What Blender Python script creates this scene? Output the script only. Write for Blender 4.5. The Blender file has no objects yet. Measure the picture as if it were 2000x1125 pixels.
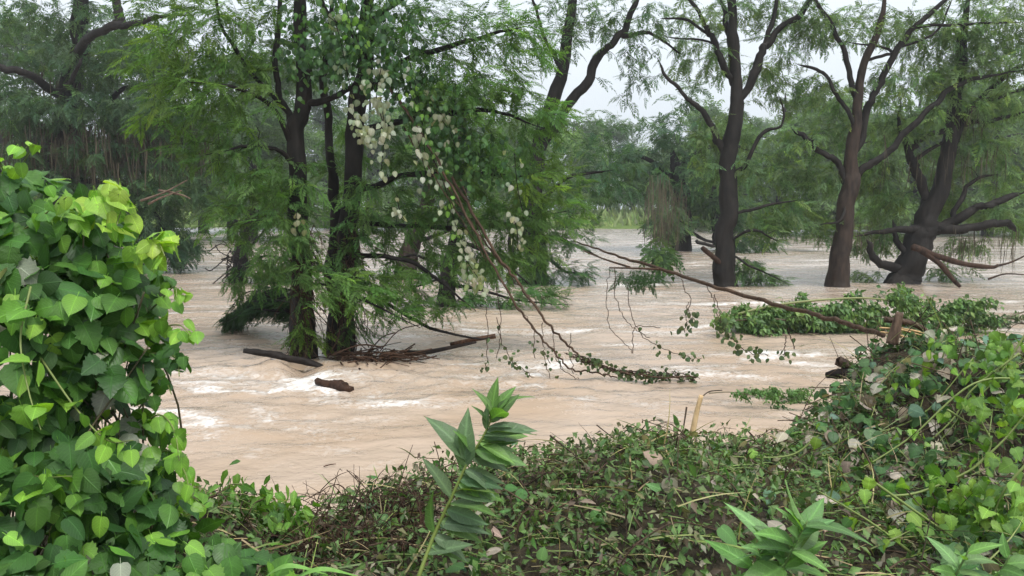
import bpy, math
import numpy as np

# ------------------------------------------------------------------ camera, sky, sun, exposure
sc = bpy.context.scene
CAM_H, FPX, HORIZON = 2.4, 1560.0, 408.0          # metres, focal length in photo pixels, horizon row of the 2000 x 1125 photo
PITCH = math.atan((562.5 - HORIZON) / FPX)
cam = bpy.data.cameras.new('camera'); camo = bpy.data.objects.new('camera', cam)
sc.collection.objects.link(camo); sc.camera = camo
camo.location = (0, 0, CAM_H); camo.rotation_euler = (math.pi / 2 - PITCH, 0, 0)
cam.sensor_width = 36; cam.lens = 36 * FPX / 2000; cam.clip_start = 0.05; cam.clip_end = 4000

world = bpy.data.worlds.new('World'); sc.world = world; world.use_nodes = True
SUN_EL, SUN_ROT = math.radians(62), math.radians(150)
nt = world.node_tree; nt.nodes.clear()
sky = nt.nodes.new('ShaderNodeTexSky'); sky.sky_type = 'NISHITA'; sky.sun_disc = False
sky.sun_elevation = SUN_EL; sky.sun_rotation = SUN_ROT; sky.dust_density = 7; sky.air_density = 1.4
hs = nt.nodes.new('ShaderNodeHueSaturation'); hs.inputs['Saturation'].default_value = 0.22
hs.inputs['Value'].default_value = 1.0
mixw = nt.nodes.new('ShaderNodeMix'); mixw.data_type = 'RGBA'; mixw.inputs[0].default_value = 0.45
mixw.inputs[7].default_value = (7.4, 8.2, 9.0, 1)                      # even cloud layer over the sky
bg = nt.nodes.new('ShaderNodeBackground'); bg.inputs['Strength'].default_value = 0.11
wo = nt.nodes.new('ShaderNodeOutputWorld')
nt.links.new(sky.outputs[0], hs.inputs['Color']); nt.links.new(hs.outputs[0], mixw.inputs[6])
nt.links.new(mixw.outputs[2], bg.inputs['Color']); nt.links.new(bg.outputs[0], wo.inputs['Surface'])

sun = bpy.data.lights.new('sun', 'SUN'); sun.energy = 1.5; sun.angle = math.radians(18); sun.color = (1, .97, .92)
suno = bpy.data.objects.new('sun', sun); sc.collection.objects.link(suno)
# sky sun_rotation is measured clockwise from +Y: the lamp points the opposite way
sdir = np.array([math.sin(SUN_ROT) * math.cos(SUN_EL), math.cos(SUN_ROT) * math.cos(SUN_EL), math.sin(SUN_EL)])
suno.rotation_euler = (math.pi / 2 - SUN_EL, 0, math.pi - SUN_ROT)
sc.view_settings.view_transform = 'Standard'; sc.view_settings.look = 'None'
sc.view_settings.gamma = 1; sc.view_settings.exposure = 0.85
sc.cycles.max_bounces = 7; sc.cycles.diffuse_bounces = 4; sc.cycles.glossy_bounces = 2
sc.cycles.transmission_bounces = 3; sc.cycles.transparent_max_bounces = 4; sc.cycles.caustics_reflective = False

# ------------------------------------------------------------------ maths helpers
rng = np.random.default_rng(11)
CAMP = np.array([0., 0., CAM_H])
FW = np.array([0, math.cos(PITCH), -math.sin(PITCH)]); UP = np.array([0, math.sin(PITCH), math.cos(PITCH)])
def ray(x, y):
    return FW + (x - 1000) / FPX * np.array([1., 0, 0]) - (y - 562.5) / FPX * UP
def P(x, y, d):                       # photo pixel at a ground distance d (world Y)
    r = ray(x, y); return CAMP + r * (d / r[1])
def G(x, y, z=0.0):                   # photo pixel on the level z
    r = ray(x, y); return CAMP + r * ((z - CAM_H) / r[2])
def nrm(v):
    v = np.asarray(v, float); return v / np.maximum(np.linalg.norm(v, axis=-1, keepdims=True), 1e-9)
_perm = np.random.default_rng(5).random((256, 256))
def vnoise(x, y):
    xi = np.floor(x).astype(int); yi = np.floor(y).astype(int); fx = x - xi; fy = y - yi
    fx = fx * fx * fx * (fx * (fx * 6 - 15) + 10); fy = fy * fy * fy * (fy * (fy * 6 - 15) + 10)
    g = lambda a, b: _perm[a & 255, b & 255]
    return (g(xi, yi) * (1 - fx) + g(xi + 1, yi) * fx) * (1 - fy) + (g(xi, yi + 1) * (1 - fx) + g(xi + 1, yi + 1) * fx) * fy
def fbm(x, y, o=4, gain=.5):
    s, a, t = 0, 1, 0
    for k in range(o):
        s = s + a * vnoise(x * 2 ** k + 17.3 * k, y * 2 ** k + 9.1 * k); t += a; a *= gain
    return s / t
def frames(d, n):                     # rotation matrices with x along d and z near n
    x = nrm(d); n = np.broadcast_to(np.asarray(n, float), x.shape)
    z = n - (n * x).sum(-1, keepdims=True) * x
    bad = np.linalg.norm(z, axis=-1) < 1e-3
    if bad.any():
        alt = np.cross(x[bad], [0.3, 1, .2]); z = z.copy(); z[bad] = alt
    z = nrm(z); y = np.cross(z, x)
    return np.stack([x, y, z], axis=-1)
def smooth(pts, n=6):                 # Catmull-Rom through rows of any width
    p = np.asarray(pts, float)
    if len(p) < 3:
        t = np.linspace(0, 1, n + 1)[:, None]; return p[0] * (1 - t) + p[-1] * t
    q = np.vstack([2 * p[0] - p[1], p, 2 * p[-1] - p[-2]]); out = []
    for i in range(len(p) - 1):
        a, b, c, e = q[i:i + 4]
        for k in range(n):
            t = k / n
            out.append(.5 * (2 * b + (c - a) * t + (2 * a - 5 * b + 4 * c - e) * t * t + (3 * b - a - 3 * c + e) * t ** 3))
    out.append(p[-1]); return np.array(out)

# ------------------------------------------------------------------ mesh building
class MB:
    def __init__(s): s.v = []; s.f = []; s.c = []; s.u = []; s.n = 0; s.uv = False
    def add(s, V, F, col, uv=None):
        V = np.asarray(V, float); s.v.append(V)
        col = np.asarray(col, float)
        s.c.append(np.broadcast_to(col, (len(V), 3)))
        for f in (F if isinstance(F, list) else [F]): s.f.append(np.asarray(f) + s.n)
        s.u.append(np.zeros((len(V), 2)) if uv is None else uv); s.uv = s.uv or uv is not None
        s.n += len(V)
    def inst(s, tm, R, S, T, C):      # copies of a template: rotations, sizes, places, colours
        M = len(T)
        if not M: return
        Vt, Ft, mul = tm; n = len(Vt)
        S = np.asarray(S, float)
        if S.ndim == 1: S = np.repeat(S[:, None], 3, 1)
        V = np.einsum('mij,mnj->mni', R, Vt[None] * S[:, None, :]) + np.asarray(T)[:, None, :]
        col = (np.asarray(C)[:, None, :] * mul[None, :, None]).reshape(-1, 3)
        F = [(f[None] + (np.arange(M) * n)[:, None, None]).reshape(-1, f.shape[1]) for f in Ft]
        s.add(V.reshape(-1, 3), F, col, np.tile(Vt[:, :2], (M, 1)))
    def tube(s, pts, rad, seg=5, col=(1, 1, 1), bump=0, cap=True):
        p = np.asarray(pts, float); r = np.broadcast_to(np.asarray(rad, float), (len(p),))
        t = np.gradient(p, axis=0); t = nrm(t)
        ref = np.array([0.13, .97, .2]) if abs(t[0, 1]) < .8 else np.array([1., .1, .1])
        a = nrm(np.cross(t, ref)); b = np.cross(t, a)
        th = np.linspace(0, 2 * math.pi, seg, endpoint=False)
        rr = np.repeat(r[:, None], seg, 1)
        if bump:
            k = np.arange(len(p))[:, None]
            rr = rr * (1 + bump * (vnoise(np.cos(th)[None] * 1.6 + 40 + k * .35, np.sin(th)[None] * 1.6 + k * .35 + 7 + p[0, 0]) - .5) * 2)
        V = p[:, None] + rr[..., None] * (np.cos(th)[None, :, None] * a[:, None] + np.sin(th)[None, :, None] * b[:, None])
        V = V.reshape(-1, 3); L = len(p); i = np.arange(L - 1)[:, None] * seg; j = np.arange(seg)[None]
        q = np.stack([i + j, i + (j + 1) % seg, i + seg + (j + 1) % seg, i + seg + j], -1).reshape(-1, 4)
        F = [q]
        if cap and seg > 4:
            V = np.vstack([V, p[:1], p[-1:]]); jj = np.arange(seg)
            F.append(np.stack([(jj + 1) % seg, jj, np.full(seg, L * seg)], -1))
            F.append(np.stack([(L - 1) * seg + jj, (L - 1) * seg + (jj + 1) % seg, np.full(seg, L * seg + 1)], -1))
        s.add(V, F, col)
    def mesh(s, name, smooth_=False):
        me = bpy.data.meshes.new(name); V = np.vstack(s.v).astype(np.float32); C = np.vstack(s.c)
        tot = np.concatenate([np.full(len(f), f.shape[1]) for f in s.f]); lv = np.concatenate([f.ravel() for f in s.f])
        me.vertices.add(len(V)); me.vertices.foreach_set('co', V.ravel())
        me.loops.add(len(lv)); me.loops.foreach_set('vertex_index', lv.astype(np.int32))
        me.polygons.add(len(tot)); me.polygons.foreach_set('loop_start', np.concatenate([[0], np.cumsum(tot)[:-1]]).astype(np.int32))
        at = me.attributes.new('col', 'FLOAT_COLOR', 'POINT')
        at.data.foreach_set('color', np.hstack([C, np.ones((len(C), 1))]).astype(np.float32).ravel())
        if s.uv:
            at = me.attributes.new('luv', 'FLOAT2', 'POINT'); at.data.foreach_set('vector', np.vstack(s.u).astype(np.float32).ravel())
        me.update(calc_edges=True)
        if smooth_: me.polygons.foreach_set('use_smooth', np.ones(len(tot), bool))
        return me
def link(name, me, mat, parent=None, loc=None):
    o = bpy.data.objects.new(name, me); sc.collection.objects.link(o)
    if mat and not me.materials: me.materials.append(mat)
    if parent: o.parent = parent; o.matrix_parent_inverse.identity()
    if loc is not None: o.location = loc
    return o
def build(mb, name, mat, parent=None, stuff=False, smooth_=False, label=None):
    if not mb.v: return None
    o = link(name, mb.mesh(name, smooth_), mat, parent)
    if parent is not None:            # keep world geometry while the parent sits at its base
        o.location = -np.array(parent.location)
    if stuff: o['kind'] = 'stuff'
    if label: o['label'] = label
    return o
def thing(name, loc, label, cat, group=None):
    o = bpy.data.objects.new(name, None); sc.collection.objects.link(o); o.location = loc; o.empty_display_size = .1
    o['label'] = label; o['category'] = cat
    if group: o['group'] = group
    return o
def tag(o, label, cat, group=None, kind=None):
    if label: o['label'] = label
    if cat: o['category'] = cat
    if group: o['group'] = group
    if kind: o['kind'] = kind
    return o
from mathutils import Matrix
def leaf_objects(parent, tms, kinds, R, S, T, C, mat, name='leaf'):   # each leaf an object that shares one of few meshes
    cache = {}
    base = np.array(parent.location)
    for i in range(len(T)):
        ci = tuple(np.round(C[i], 2)); key = (int(kinds[i]), ci)
        if key not in cache:
            m = MB(); tm = tms[int(kinds[i])]
            m.inst(tm, np.eye(3)[None], np.ones(1), np.zeros((1, 3)), np.array([ci])); cache[key] = m.mesh(name, True)
        o = link(name, cache[key], mat, parent)
        M = np.eye(4); M[:3, :3] = R[i] * S[i]; M[:3, 3] = np.asarray(T[i]) - base
        o.matrix_basis = Matrix(M.tolist())

# ------------------------------------------------------------------ materials
def newmat(name):
    m = bpy.data.materials.new(name); m.use_nodes = True; t = m.node_tree; t.nodes.clear()
    return m, t, t.nodes, t.links
def leafmat(name, rough=.5, trans=.3, spec=.35, tgain=(1.25, 1.35, .6), veins=0.):
    m, t, N, L = newmat(name)
    a = N.new('ShaderNodeAttribute'); a.attribute_name = 'col'
    b = N.new('ShaderNodeBsdfPrincipled'); b.inputs['Roughness'].default_value = rough; b.inputs['Specular IOR Level'].default_value = spec
    tr = N.new('ShaderNodeBsdfTranslucent'); g = N.new('ShaderNodeMix'); g.data_type = 'RGBA'; g.blend_type = 'MULTIPLY'; g.inputs[0].default_value = 1
    g.inputs[7].default_value = (*tgain, 1)
    mx = N.new('ShaderNodeMixShader'); mx.inputs[0].default_value = trans; o = N.new('ShaderNodeOutputMaterial')
    colour = a.outputs['Color']
    if veins:                         # midrib, side veins and blotches drawn in each leaf's own coordinates
        def mt(op, x, y=None, c=None):
            n = N.new('ShaderNodeMath'); n.operation = op
            for k, v in enumerate((x, y, c)):
                if v is None: continue
                if isinstance(v, (int, float)): n.inputs[k].default_value = v
                else: L.new(v, n.inputs[k])
            return n.outputs[0]
        u = N.new('ShaderNodeAttribute'); u.attribute_name = 'luv'; sp = N.new('ShaderNodeSeparateXYZ'); L.new(u.outputs['Vector'], sp.inputs[0])
        ay = mt('ABSOLUTE', sp.outputs[1]); rib = mt('SUBTRACT', 1, mt('MULTIPLY', ay, 28)); rib = mt('MAXIMUM', rib, 0)
        fr = mt('FRACT', mt('MULTIPLY', mt('MULTIPLY_ADD', ay, -.9, sp.outputs[0]), 6.5)); sv = mt('MAXIMUM', mt('SUBTRACT', 1, mt('MULTIPLY', mt('ABSOLUTE', mt('SUBTRACT', fr, .5)), 9)), 0)
        vn = mt('MAXIMUM', rib, mt('MULTIPLY', sv, .6)); tc = N.new('ShaderNodeTexCoord'); nz = N.new('ShaderNodeTexNoise'); nz.inputs['Scale'].default_value = 45; nz.inputs['Detail'].default_value = 3
        L.new(tc.outputs['Object'], nz.inputs['Vector']); f = mt('ADD', mt('MULTIPLY_ADD', nz.outputs[0], .8, .6), mt('MULTIPLY', vn, veins)); m2 = N.new('ShaderNodeMix'); m2.data_type = 'RGBA'; m2.blend_type = 'MULTIPLY'; m2.inputs[0].default_value = 1
        cb = N.new('ShaderNodeCombineXYZ'); [L.new(f, cb.inputs[q]) for q in range(3)]; L.new(colour, m2.inputs[6]); L.new(cb.outputs[0], m2.inputs[7]); colour = m2.outputs[2]
        bp = N.new('ShaderNodeBump'); bp.inputs['Strength'].default_value = .5; bp.inputs['Distance'].default_value = .003; L.new(mt('ADD', vn, nz.outputs[0]), bp.inputs['Height']); L.new(bp.outputs[0], b.inputs['Normal'])
    L.new(colour, b.inputs['Base Color']); L.new(colour, g.inputs[6]); L.new(g.outputs[2], tr.inputs['Color'])
    L.new(b.outputs[0], mx.inputs[1]); L.new(tr.outputs[0], mx.inputs[2]); L.new(mx.outputs[0], o.inputs['Surface'])
    return m
def barkmat(name, c0, c1, scale=9, bump=.6, rough=.75, stretch=.25):
    m, t, N, L = newmat(name)
    tc = N.new('ShaderNodeTexCoord'); mp = N.new('ShaderNodeMapping'); mp.inputs['Scale'].default_value = (1, 1, stretch)
    n1 = N.new('ShaderNodeTexNoise'); n1.inputs['Scale'].default_value = scale; n1.inputs['Detail'].default_value = 6
    n2 = N.new('ShaderNodeTexNoise'); n2.inputs['Scale'].default_value = scale * .18; n2.inputs['Detail'].default_value = 3
    r = N.new('ShaderNodeValToRGB'); r.color_ramp.elements[0].position = .35; r.color_ramp.elements[1].position = .7
    r.color_ramp.elements[0].color = (*c0, 1); r.color_ramp.elements[1].color = (*c1, 1)
    ad = N.new('ShaderNodeMath'); ad.operation = 'MULTIPLY_ADD'; ad.inputs[1].default_value = .6
    a = N.new('ShaderNodeAttribute'); a.attribute_name = 'col'
    g = N.new('ShaderNodeMix'); g.data_type = 'RGBA'; g.blend_type = 'MULTIPLY'; g.inputs[0].default_value = 1
    b = N.new('ShaderNodeBsdfPrincipled'); b.inputs['Roughness'].default_value = rough; b.inputs['Specular IOR Level'].default_value = .16
    bp = N.new('ShaderNodeBump'); bp.inputs['Strength'].default_value = bump; bp.inputs['Distance'].default_value = .04
    o = N.new('ShaderNodeOutputMaterial'); mu = N.new('ShaderNodeMath'); mu.operation = 'MULTIPLY'; mu.inputs[1].default_value = .4
    L.new(tc.outputs['Object'], mp.inputs['Vector']); L.new(mp.outputs[0], n1.inputs['Vector']); L.new(tc.outputs['Object'], n2.inputs['Vector'])
    L.new(n2.outputs[0], mu.inputs[0]); L.new(n1.outputs[0], ad.inputs[0]); L.new(mu.outputs[0], ad.inputs[2]); L.new(ad.outputs[0], r.inputs[0])
    L.new(r.outputs[0], g.inputs[6]); L.new(a.outputs['Color'], g.inputs[7]); L.new(g.outputs[2], b.inputs['Base Color'])
    L.new(n1.outputs[0], bp.inputs['Height']); L.new(bp.outputs[0], b.inputs['Normal']); L.new(b.outputs[0], o.inputs['Surface'])
    return m
M_NEEDLE = leafmat('cypress_needles', .6, .5, .12, (1.55, 1.62, .7))
M_VINE = leafmat('vine_leaf', .42, .36, .38, (1.5, 1.5, .45), .45)
M_DEBRIS = leafmat('debris_leaf', .48, .28, .35, (1.3, 1.35, .6), .35)
M_MOSS = leafmat('hanging_moss', .8, .25, .1, (1, 1, 1))
M_BARK = barkmat('wet_cypress_bark', (.006, .0055, .005), (.026, .022, .019))
M_BARK_BROWN = barkmat('brown_cypress_bark', (.012, .009, .007), (.056, .040, .031))
M_TWIG = barkmat('twig_bark', (.03, .022, .016), (.09, .065, .045), 25)
M_WOOD = barkmat('driftwood', (.05, .035, .026), (.2, .15, .115), 30, .5, .6)
M_CANE = barkmat('peeled_cane', (.35, .23, .11), (.62, .45, .26), 30, .3, .5)
M_STEM = leafmat('green_stem', .5, .1, .3)
# ------------------------------------------------------------------ the bank under the debris
CREST = [(-700, 985, 3.7), (-200, 1000, 3.8), (250, 1010, 3.8), (420, 1030, 3.9), (560, 1085, 4.0), (700, 1010, 4.3), (900, 945, 4.6), (1100, 915, 4.7), (1300, 868, 4.8),
         (1400, 855, 5.0), (1490, 905, 5.1), (1555, 900, 5.3), (1605, 862, 5.5), (1650, 810, 5.8), (1700, 728, 6.1), (1750, 668, 6.3), (1850, 665, 6.3), (2000, 690, 6.0), (2200, 690, 5.8), (2700, 700, 5.6)]
_cp = np.array([P(*c) for c in CREST])
def crest(x):
    return np.interp(x, _cp[:, 0], _cp[:, 1]), np.interp(x, _cp[:, 0], _cp[:, 2])
def bank_z(x, y):
    x = np.asarray(x, float); y = np.asarray(y, float); yc, zc = crest(x)
    t = np.clip((y - 1.6) / (yc - 1.6), 0, 1); s = t * t * (3 - 2 * t)
    front = .72 + (zc - .72) * s
    u = np.clip((y - yc) / 1.1, 0, 3)
    back = zc - np.where(u < .25, u * u * 1.2, .075 + (u - .25) * 1.15)
    z = np.where(y < yc, front, back)
    z = z + (fbm(x * 2.4 + 3, y * 2.4, 4, .6) - .5) * .36 * np.clip((y - 1) / 2, 0, 1)
    hol = np.exp(-(((x - 3.15) / .5) ** 2 + ((y - 4.7) / .45) ** 2))        # the dark hollow under the vines
    return np.maximum(z - .55 * hol, -.8)
xs = np.concatenate([np.linspace(-14, -2.6, 30), np.linspace(-2.5, 5.2, 150), np.linspace(5.3, 16, 30)])
ys = np.concatenate([np.linspace(-4, 1.9, 12), np.linspace(2, 7.8, 110)])
X, Y = np.meshgrid(xs, ys); Z = bank_z(X, Y)
mb = MB(); ny, nx = X.shape; i = np.arange(ny - 1)[:, None] * nx + np.arange(nx - 1)[None]
mb.add(np.stack([X, Y, Z], -1).reshape(-1, 3), np.stack([i, i + 1, i + nx + 1, i + nx], -1).reshape(-1, 4), (1, 1, 1))
M_SOIL = barkmat('matted_soil', (.012, .010, .006), (.05, .04, .024), 22, .9, .85, 1)
tag(build(mb, 'ground', M_SOIL, None, False, True), None, None, kind='structure')

# ------------------------------------------------------------------ river
def gaps(a, b, d0, k):
    out = [a]
    while out[-1] < b: out.append(out[-1] + max(d0, k * out[-1]))
    return np.array(out)
wy = gaps(3.2, 60, .055, .0075); wy = np.concatenate([wy, np.linspace(wy[-1] + 1, 170, 60)])
wx = np.concatenate([-gaps(7, 130, .15, .06)[::-1], np.arange(-6.9, 9, .095), gaps(9.05, 140, .15, .06)])
X, Y = np.meshgrid(wx, wy)
A0 = G(588, 700); LOGP = G(650, 752)
def streak(x, y, ax, ay, o=4, warp=.8):
    w = fbm(x * .25 + 5, y * .25 + 1, 3) * warp * 4
    return fbm(x * ax + w, (y + w * .35) * ay + 30, o)
fade = np.clip(60 / np.maximum(Y, 1), 0, 1)
chop = (streak(X, Y, .8, 1.5, 3) - .5) * .08 + (streak(X + 40, Y, 2.6, 5.5, 3) - .5) * .045 + (fbm(X * .3, Y * .5, 2) - .5) * .10
calm = np.clip((Y - 5.0) / 5, .18, 1)                                   # the pool by the bank runs smoother
turb = np.exp(-(((X - A0[0] - .6) / 3.2) ** 2 + ((Y - A0[1] + .4) / 2.2) ** 2)) * .9
turb2 = np.exp(-(((X - 2.2) / 3) ** 2 + ((Y - 11.2) / 1.6) ** 2)) * .5
lump = (fbm(X * 3.2 + 9, Y * 3.6, 3) - .5)
Z = chop * (.35 + .65 * calm) * fade + (turb + turb2) * lump * .16
# the bow wave that piles up left of the trunk and the hollow behind the log
bx, by = X - (A0[0] - .28), Y - (A0[1] - .55)
Z += .06 * np.exp(-((bx + .35 * by) / .16) ** 2 - (by / .6) ** 2) * (.6 + .8 * lump + .4) - .12 * np.exp(-((bx - .42 + .3 * by) / .24) ** 2 - ((by + .1) / .6) ** 2)
Z += .07 * np.exp(-((X - A0[0] + .9) / .5) ** 2 - ((Y - A0[1] - .6) / .5) ** 2)
Z -= np.clip((4.6 - Y) / 2, 0, 1) * .02
st = streak(X + 13, Y, .55, 2.2, 5, 1.2); st2 = streak(X - 31, Y + 8, .8, 3.0, 5, 1.6)
foam = np.clip((st - .56) * 5, 0, 1) * .55 + np.clip((st2 - .6) * 6, 0, 1) * .5
reg = lambda x, y, sx, sy: np.exp(-(((X - x) / sx) ** 2 + ((Y - y) / sy) ** 2))
f1 = G(640, 765); f2 = G(790, 785); f3 = G(600, 740); f4 = G(1300, 725); f5 = G(1420, 690); f6 = G(430, 770); f7 = G(1150, 690); f8 = G(1280, 640)
near = 1.1 * reg(*f1[:2], .5, .3) + .9 * reg(*f2[:2], .6, .25) + 1.2 * reg(*f3[:2], .3, .45) + .6 * reg(*f4[:2], 1.3, .35) + .55 * reg(*f5[:2], 1.2, .5) \
     + .55 * reg(*f6[:2], 1.0, .9) + .5 * reg(*G(560, 830)[:2], .9, .5) + .5 * reg(*G(900, 700)[:2], .9, .6) + .5 * reg(*G(1000, 745)[:2], 1.3, .4) + .4 * reg(*f7[:2], 1.1, .6) + .3 * reg(*f8[:2], 1.4, .8)
foam = foam * (.35 + .65 * np.clip((Y - 6) / 6, 0, 1)) + near * (.2 + .75 * np.clip((st2 - .42) * 3, 0, 1)) * (.55 + 1.1 * np.clip(lump + .35, 0, 1))
foam = np.clip(foam, 0, 1.0)
mb = MB(); ny, nx = X.shape; i = np.arange(ny - 1)[:, None] * nx + np.arange(nx - 1)[None]
mb.add(np.stack([X, Y, Z], -1).reshape(-1, 3), np.stack([i, i + 1, i + nx + 1, i + nx], -1).reshape(-1, 4), np.stack([foam, foam, foam], -1).reshape(-1, 3))
def watermat():
    m, t, N, L = newmat('muddy_flood_water')
    tc = N.new('ShaderNodeTexCoord'); mp = N.new('ShaderNodeMapping'); mp.inputs['Scale'].default_value = (.95, 1.1, 1)
    def noise(s, d=4, dist=0, v=None):
        n = N.new('ShaderNodeTexNoise'); n.inputs['Scale'].default_value = s; n.inputs['Detail'].default_value = d; n.inputs['Distortion'].default_value = dist
        L.new((v or mp).outputs[0 if v is None else 3], n.inputs['Vector']); return n
    L.new(tc.outputs['Object'], mp.inputs['Vector'])
    n1 = noise(3.0, 3, .4); n2 = noise(11, 3, .3); n3 = noise(.5, 3, 1.0); nf = noise(9, 7, 1.6)
    a = N.new('ShaderNodeAttribute'); a.attribute_name = 'col'
    def math_(op, x, y=None, c=None):
        n = N.new('ShaderNodeMath'); n.operation = op
        for k, v in enumerate((x, y, c)):
            if v is None: continue
            if isinstance(v, (int, float)): n.inputs[k].default_value = v
            else: L.new(v, n.inputs[k])
        return n.outputs[0]
    fb = math_('MULTIPLY_ADD', nf.outputs[0], 4.2, -2.2)              # broken into flecks
    fo = math_('ADD', math_('MULTIPLY', a.outputs['Fac'], 1.0), fb)
    fo = math_('MULTIPLY', fo, a.outputs['Fac'])
    cl = N.new('ShaderNodeClamp'); L.new(fo, cl.inputs[0])
    r = N.new('ShaderNodeValToRGB'); r.color_ramp.elements[0].position = .35; r.color_ramp.elements[1].position = .68
    r.color_ramp.elements[0].color = (.365, .272, .196, 1); r.color_ramp.elements[1].color = (.425, .335, .262, 1)
    L.new(n3.outputs[0], r.inputs[0])
    mx = N.new('ShaderNodeMix'); mx.data_type = 'RGBA'; mx.inputs[7].default_value = (.72, .69, .66, 1)
    L.new(cl.outputs[0], mx.inputs[0]); L.new(r.outputs[0], mx.inputs[6])
    # silt scatters light back from under the surface, so the brown body ignores the ripples; only the mirror follows them
    df = N.new('ShaderNodeBsdfDiffuse'); up = N.new('ShaderNodeCombineXYZ'); up.inputs[2].default_value = 1; L.new(mx.outputs[2], df.inputs['Color'])
    gl = N.new('ShaderNodeBsdfGlossy'); fr = N.new('ShaderNodeFresnel'); fr.inputs['IOR'].default_value = 1.33
    ro = math_('MULTIPLY_ADD', cl.outputs[0], .35, .27); L.new(ro, gl.inputs['Roughness'])
    h = math_('MULTIPLY_ADD', n2.outputs[0], .35, n1.outputs[0]); h = math_('MULTIPLY_ADD', cl.outputs[0], .35, h)
    bp = N.new('ShaderNodeBump'); bp.inputs['Strength'].default_value = .6; bp.inputs['Distance'].default_value = .05
    L.new(h, bp.inputs['Height']); L.new(bp.outputs[0], gl.inputs['Normal']); L.new(bp.outputs[0], fr.inputs['Normal'])
    ge = N.new('ShaderNodeNewGeometry'); vm = N.new('ShaderNodeMix'); vm.data_type = 'VECTOR'; vm.inputs[0].default_value = .35; L.new(up.outputs[0], vm.inputs[4]); L.new(ge.outputs['Normal'], vm.inputs[5]); L.new(vm.outputs[1], df.inputs['Normal'])
    ms = N.new('ShaderNodeMixShader'); L.new(fr.outputs[0], ms.inputs[0]); L.new(df.outputs[0], ms.inputs[1]); L.new(gl.outputs[0], ms.inputs[2])
    o = N.new('ShaderNodeOutputMaterial'); L.new(ms.outputs[0], o.inputs['Surface']); return m
tag(build(mb, 'river', watermat(), None, False, True), None, None, kind='structure')

# ------------------------------------------------------------------ far bank
mb = MB(); gx = np.linspace(-1500, 1500, 160); gy = np.concatenate([np.linspace(84, 130, 24), np.linspace(140, 2500, 30)])
X, Y = np.meshgrid(gx, gy); e = 100 + 10 * (fbm(X * .03, X * 0 + 3, 3) - .5) * 2 - np.clip(X - 10, 0, 40) * .2
Z = np.clip((Y - e) * .09, -1, 1.4) + (fbm(X * .2, Y * .2, 3) - .5) * .3
ny, nx = X.shape; i = np.arange(ny - 1)[:, None] * nx + np.arange(nx - 1)[None]
mb.add(np.stack([X, Y, Z], -1).reshape(-1, 3), np.stack([i, i + 1, i + nx + 1, i + nx], -1).reshape(-1, 4), (1, 1, 1))
M_GRASS = barkmat('meadow', (.07, .12, .025), (.15, .21, .05), 1.5, .3, .9, 1)
tag(build(mb, 'far_bank', M_GRASS, None, False, True), None, None, kind='structure')
# tall grass along the far bank
def blade_tm(n=4, w=.03, bend=.35):
    t = np.linspace(0, 1, n); V = []
    for k in t:
        ww = w * (1 - k ** 2) + .002; V += [(k * (1 - bend * .2 * k), -ww, -bend * k * k), (k * (1 - bend * .2 * k), ww, -bend * k * k)]
    F = np.array([(2 * k, 2 * k + 1, 2 * k + 3, 2 * k + 2) for k in range(n - 1)])
    return np.array(V), [F], np.repeat(np.linspace(.8, 1.1, n), 2)
mb = MB(); n = 9000
x = rng.uniform(-75, 90, n); y = rng.uniform(90, 125, n); ee = 100 + 10 * (fbm(x * .03, x * 0 + 3, 3) - .5) * 2 - np.clip(x - 10, 0, 40) * .2
k = y > ee + 1; x, y, ee = x[k], y[k], ee[k]; n = len(x)
z = np.clip((y - ee) * .09, -1, 1.4); d = np.stack([rng.normal(0, .35, n), rng.normal(0, .35, n), np.ones(n)], -1)
C = np.array([.16, .23, .055]) * rng.uniform(.6, 1.35, (n, 1)) * rng.uniform(.9, 1.1, (n, 3))
mb.inst(blade_tm(3, .09, .4), frames(d, [0, -1, .2]), rng.uniform(.7, 1.9, n), np.stack([x, y, z], -1), C)
tag(build(mb, 'bank_grass', M_DEBRIS, None, True), 'bright tall grass along the far river bank', 'grass')

# ------------------------------------------------------------------ cypress foliage and trees
def spray_tm(seed, nb=15, ang=58, wid=.025, ln=.21, droop=.18):
    g = np.random.default_rng(seed); V = []; F = []; mul = []
    def q(a, b, w, m):
        a = np.array(a); b = np.array(b); d = b - a; s = nrm(np.cross(d, [0, 0, 1.])) * w; mid = a + d * .45
        k = len(V); V.extend([a, mid + s, b, mid - s]); F.append((k, k + 1, k + 2, k + 3)); mul.extend([m * .8, m, m * 1.12, m])
    curve = lambda t: np.array([t * (1 - .06 * t), .05 * math.sin(t * 3 + seed), -droop * t * t])
    for k in range(3):
        q(curve(k / 3), curve((k + 1) / 3), .006, .35)
    for k in range(nb):
        t = (k + .5) / nb; L = ln * (.55 + .9 * math.sin(math.pi * min(1, t * .8 + .22))) * (1.05 - .55 * t)
        for s in (-1, 1):
            a = math.radians(ang * (1 - .35 * t) + g.normal(0, 9)); l = L * g.uniform(.75, 1.2); p = curve(t)
            q(p, p + np.array([math.cos(a) * l, s * math.sin(a) * l, -l * g.uniform(.05, .55)]), wid * g.uniform(.8, 1.25), g.uniform(.8, 1.2))
    q(curve(.93), curve(1.0) + [.1, 0, -.05], wid, 1.2)
    return np.array(V), [np.array(F)], np.array(mul)
SPRAYS = [spray_tm(s) for s in range(6)]
SPRAYS_MID = [spray_tm(40 + s, 10, 56, .033, .23, .2) for s in range(6)]
SPRAYS_FAR = [spray_tm(20 + s, 9, 55, .042, .26, .22) for s in range(5)]

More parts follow.
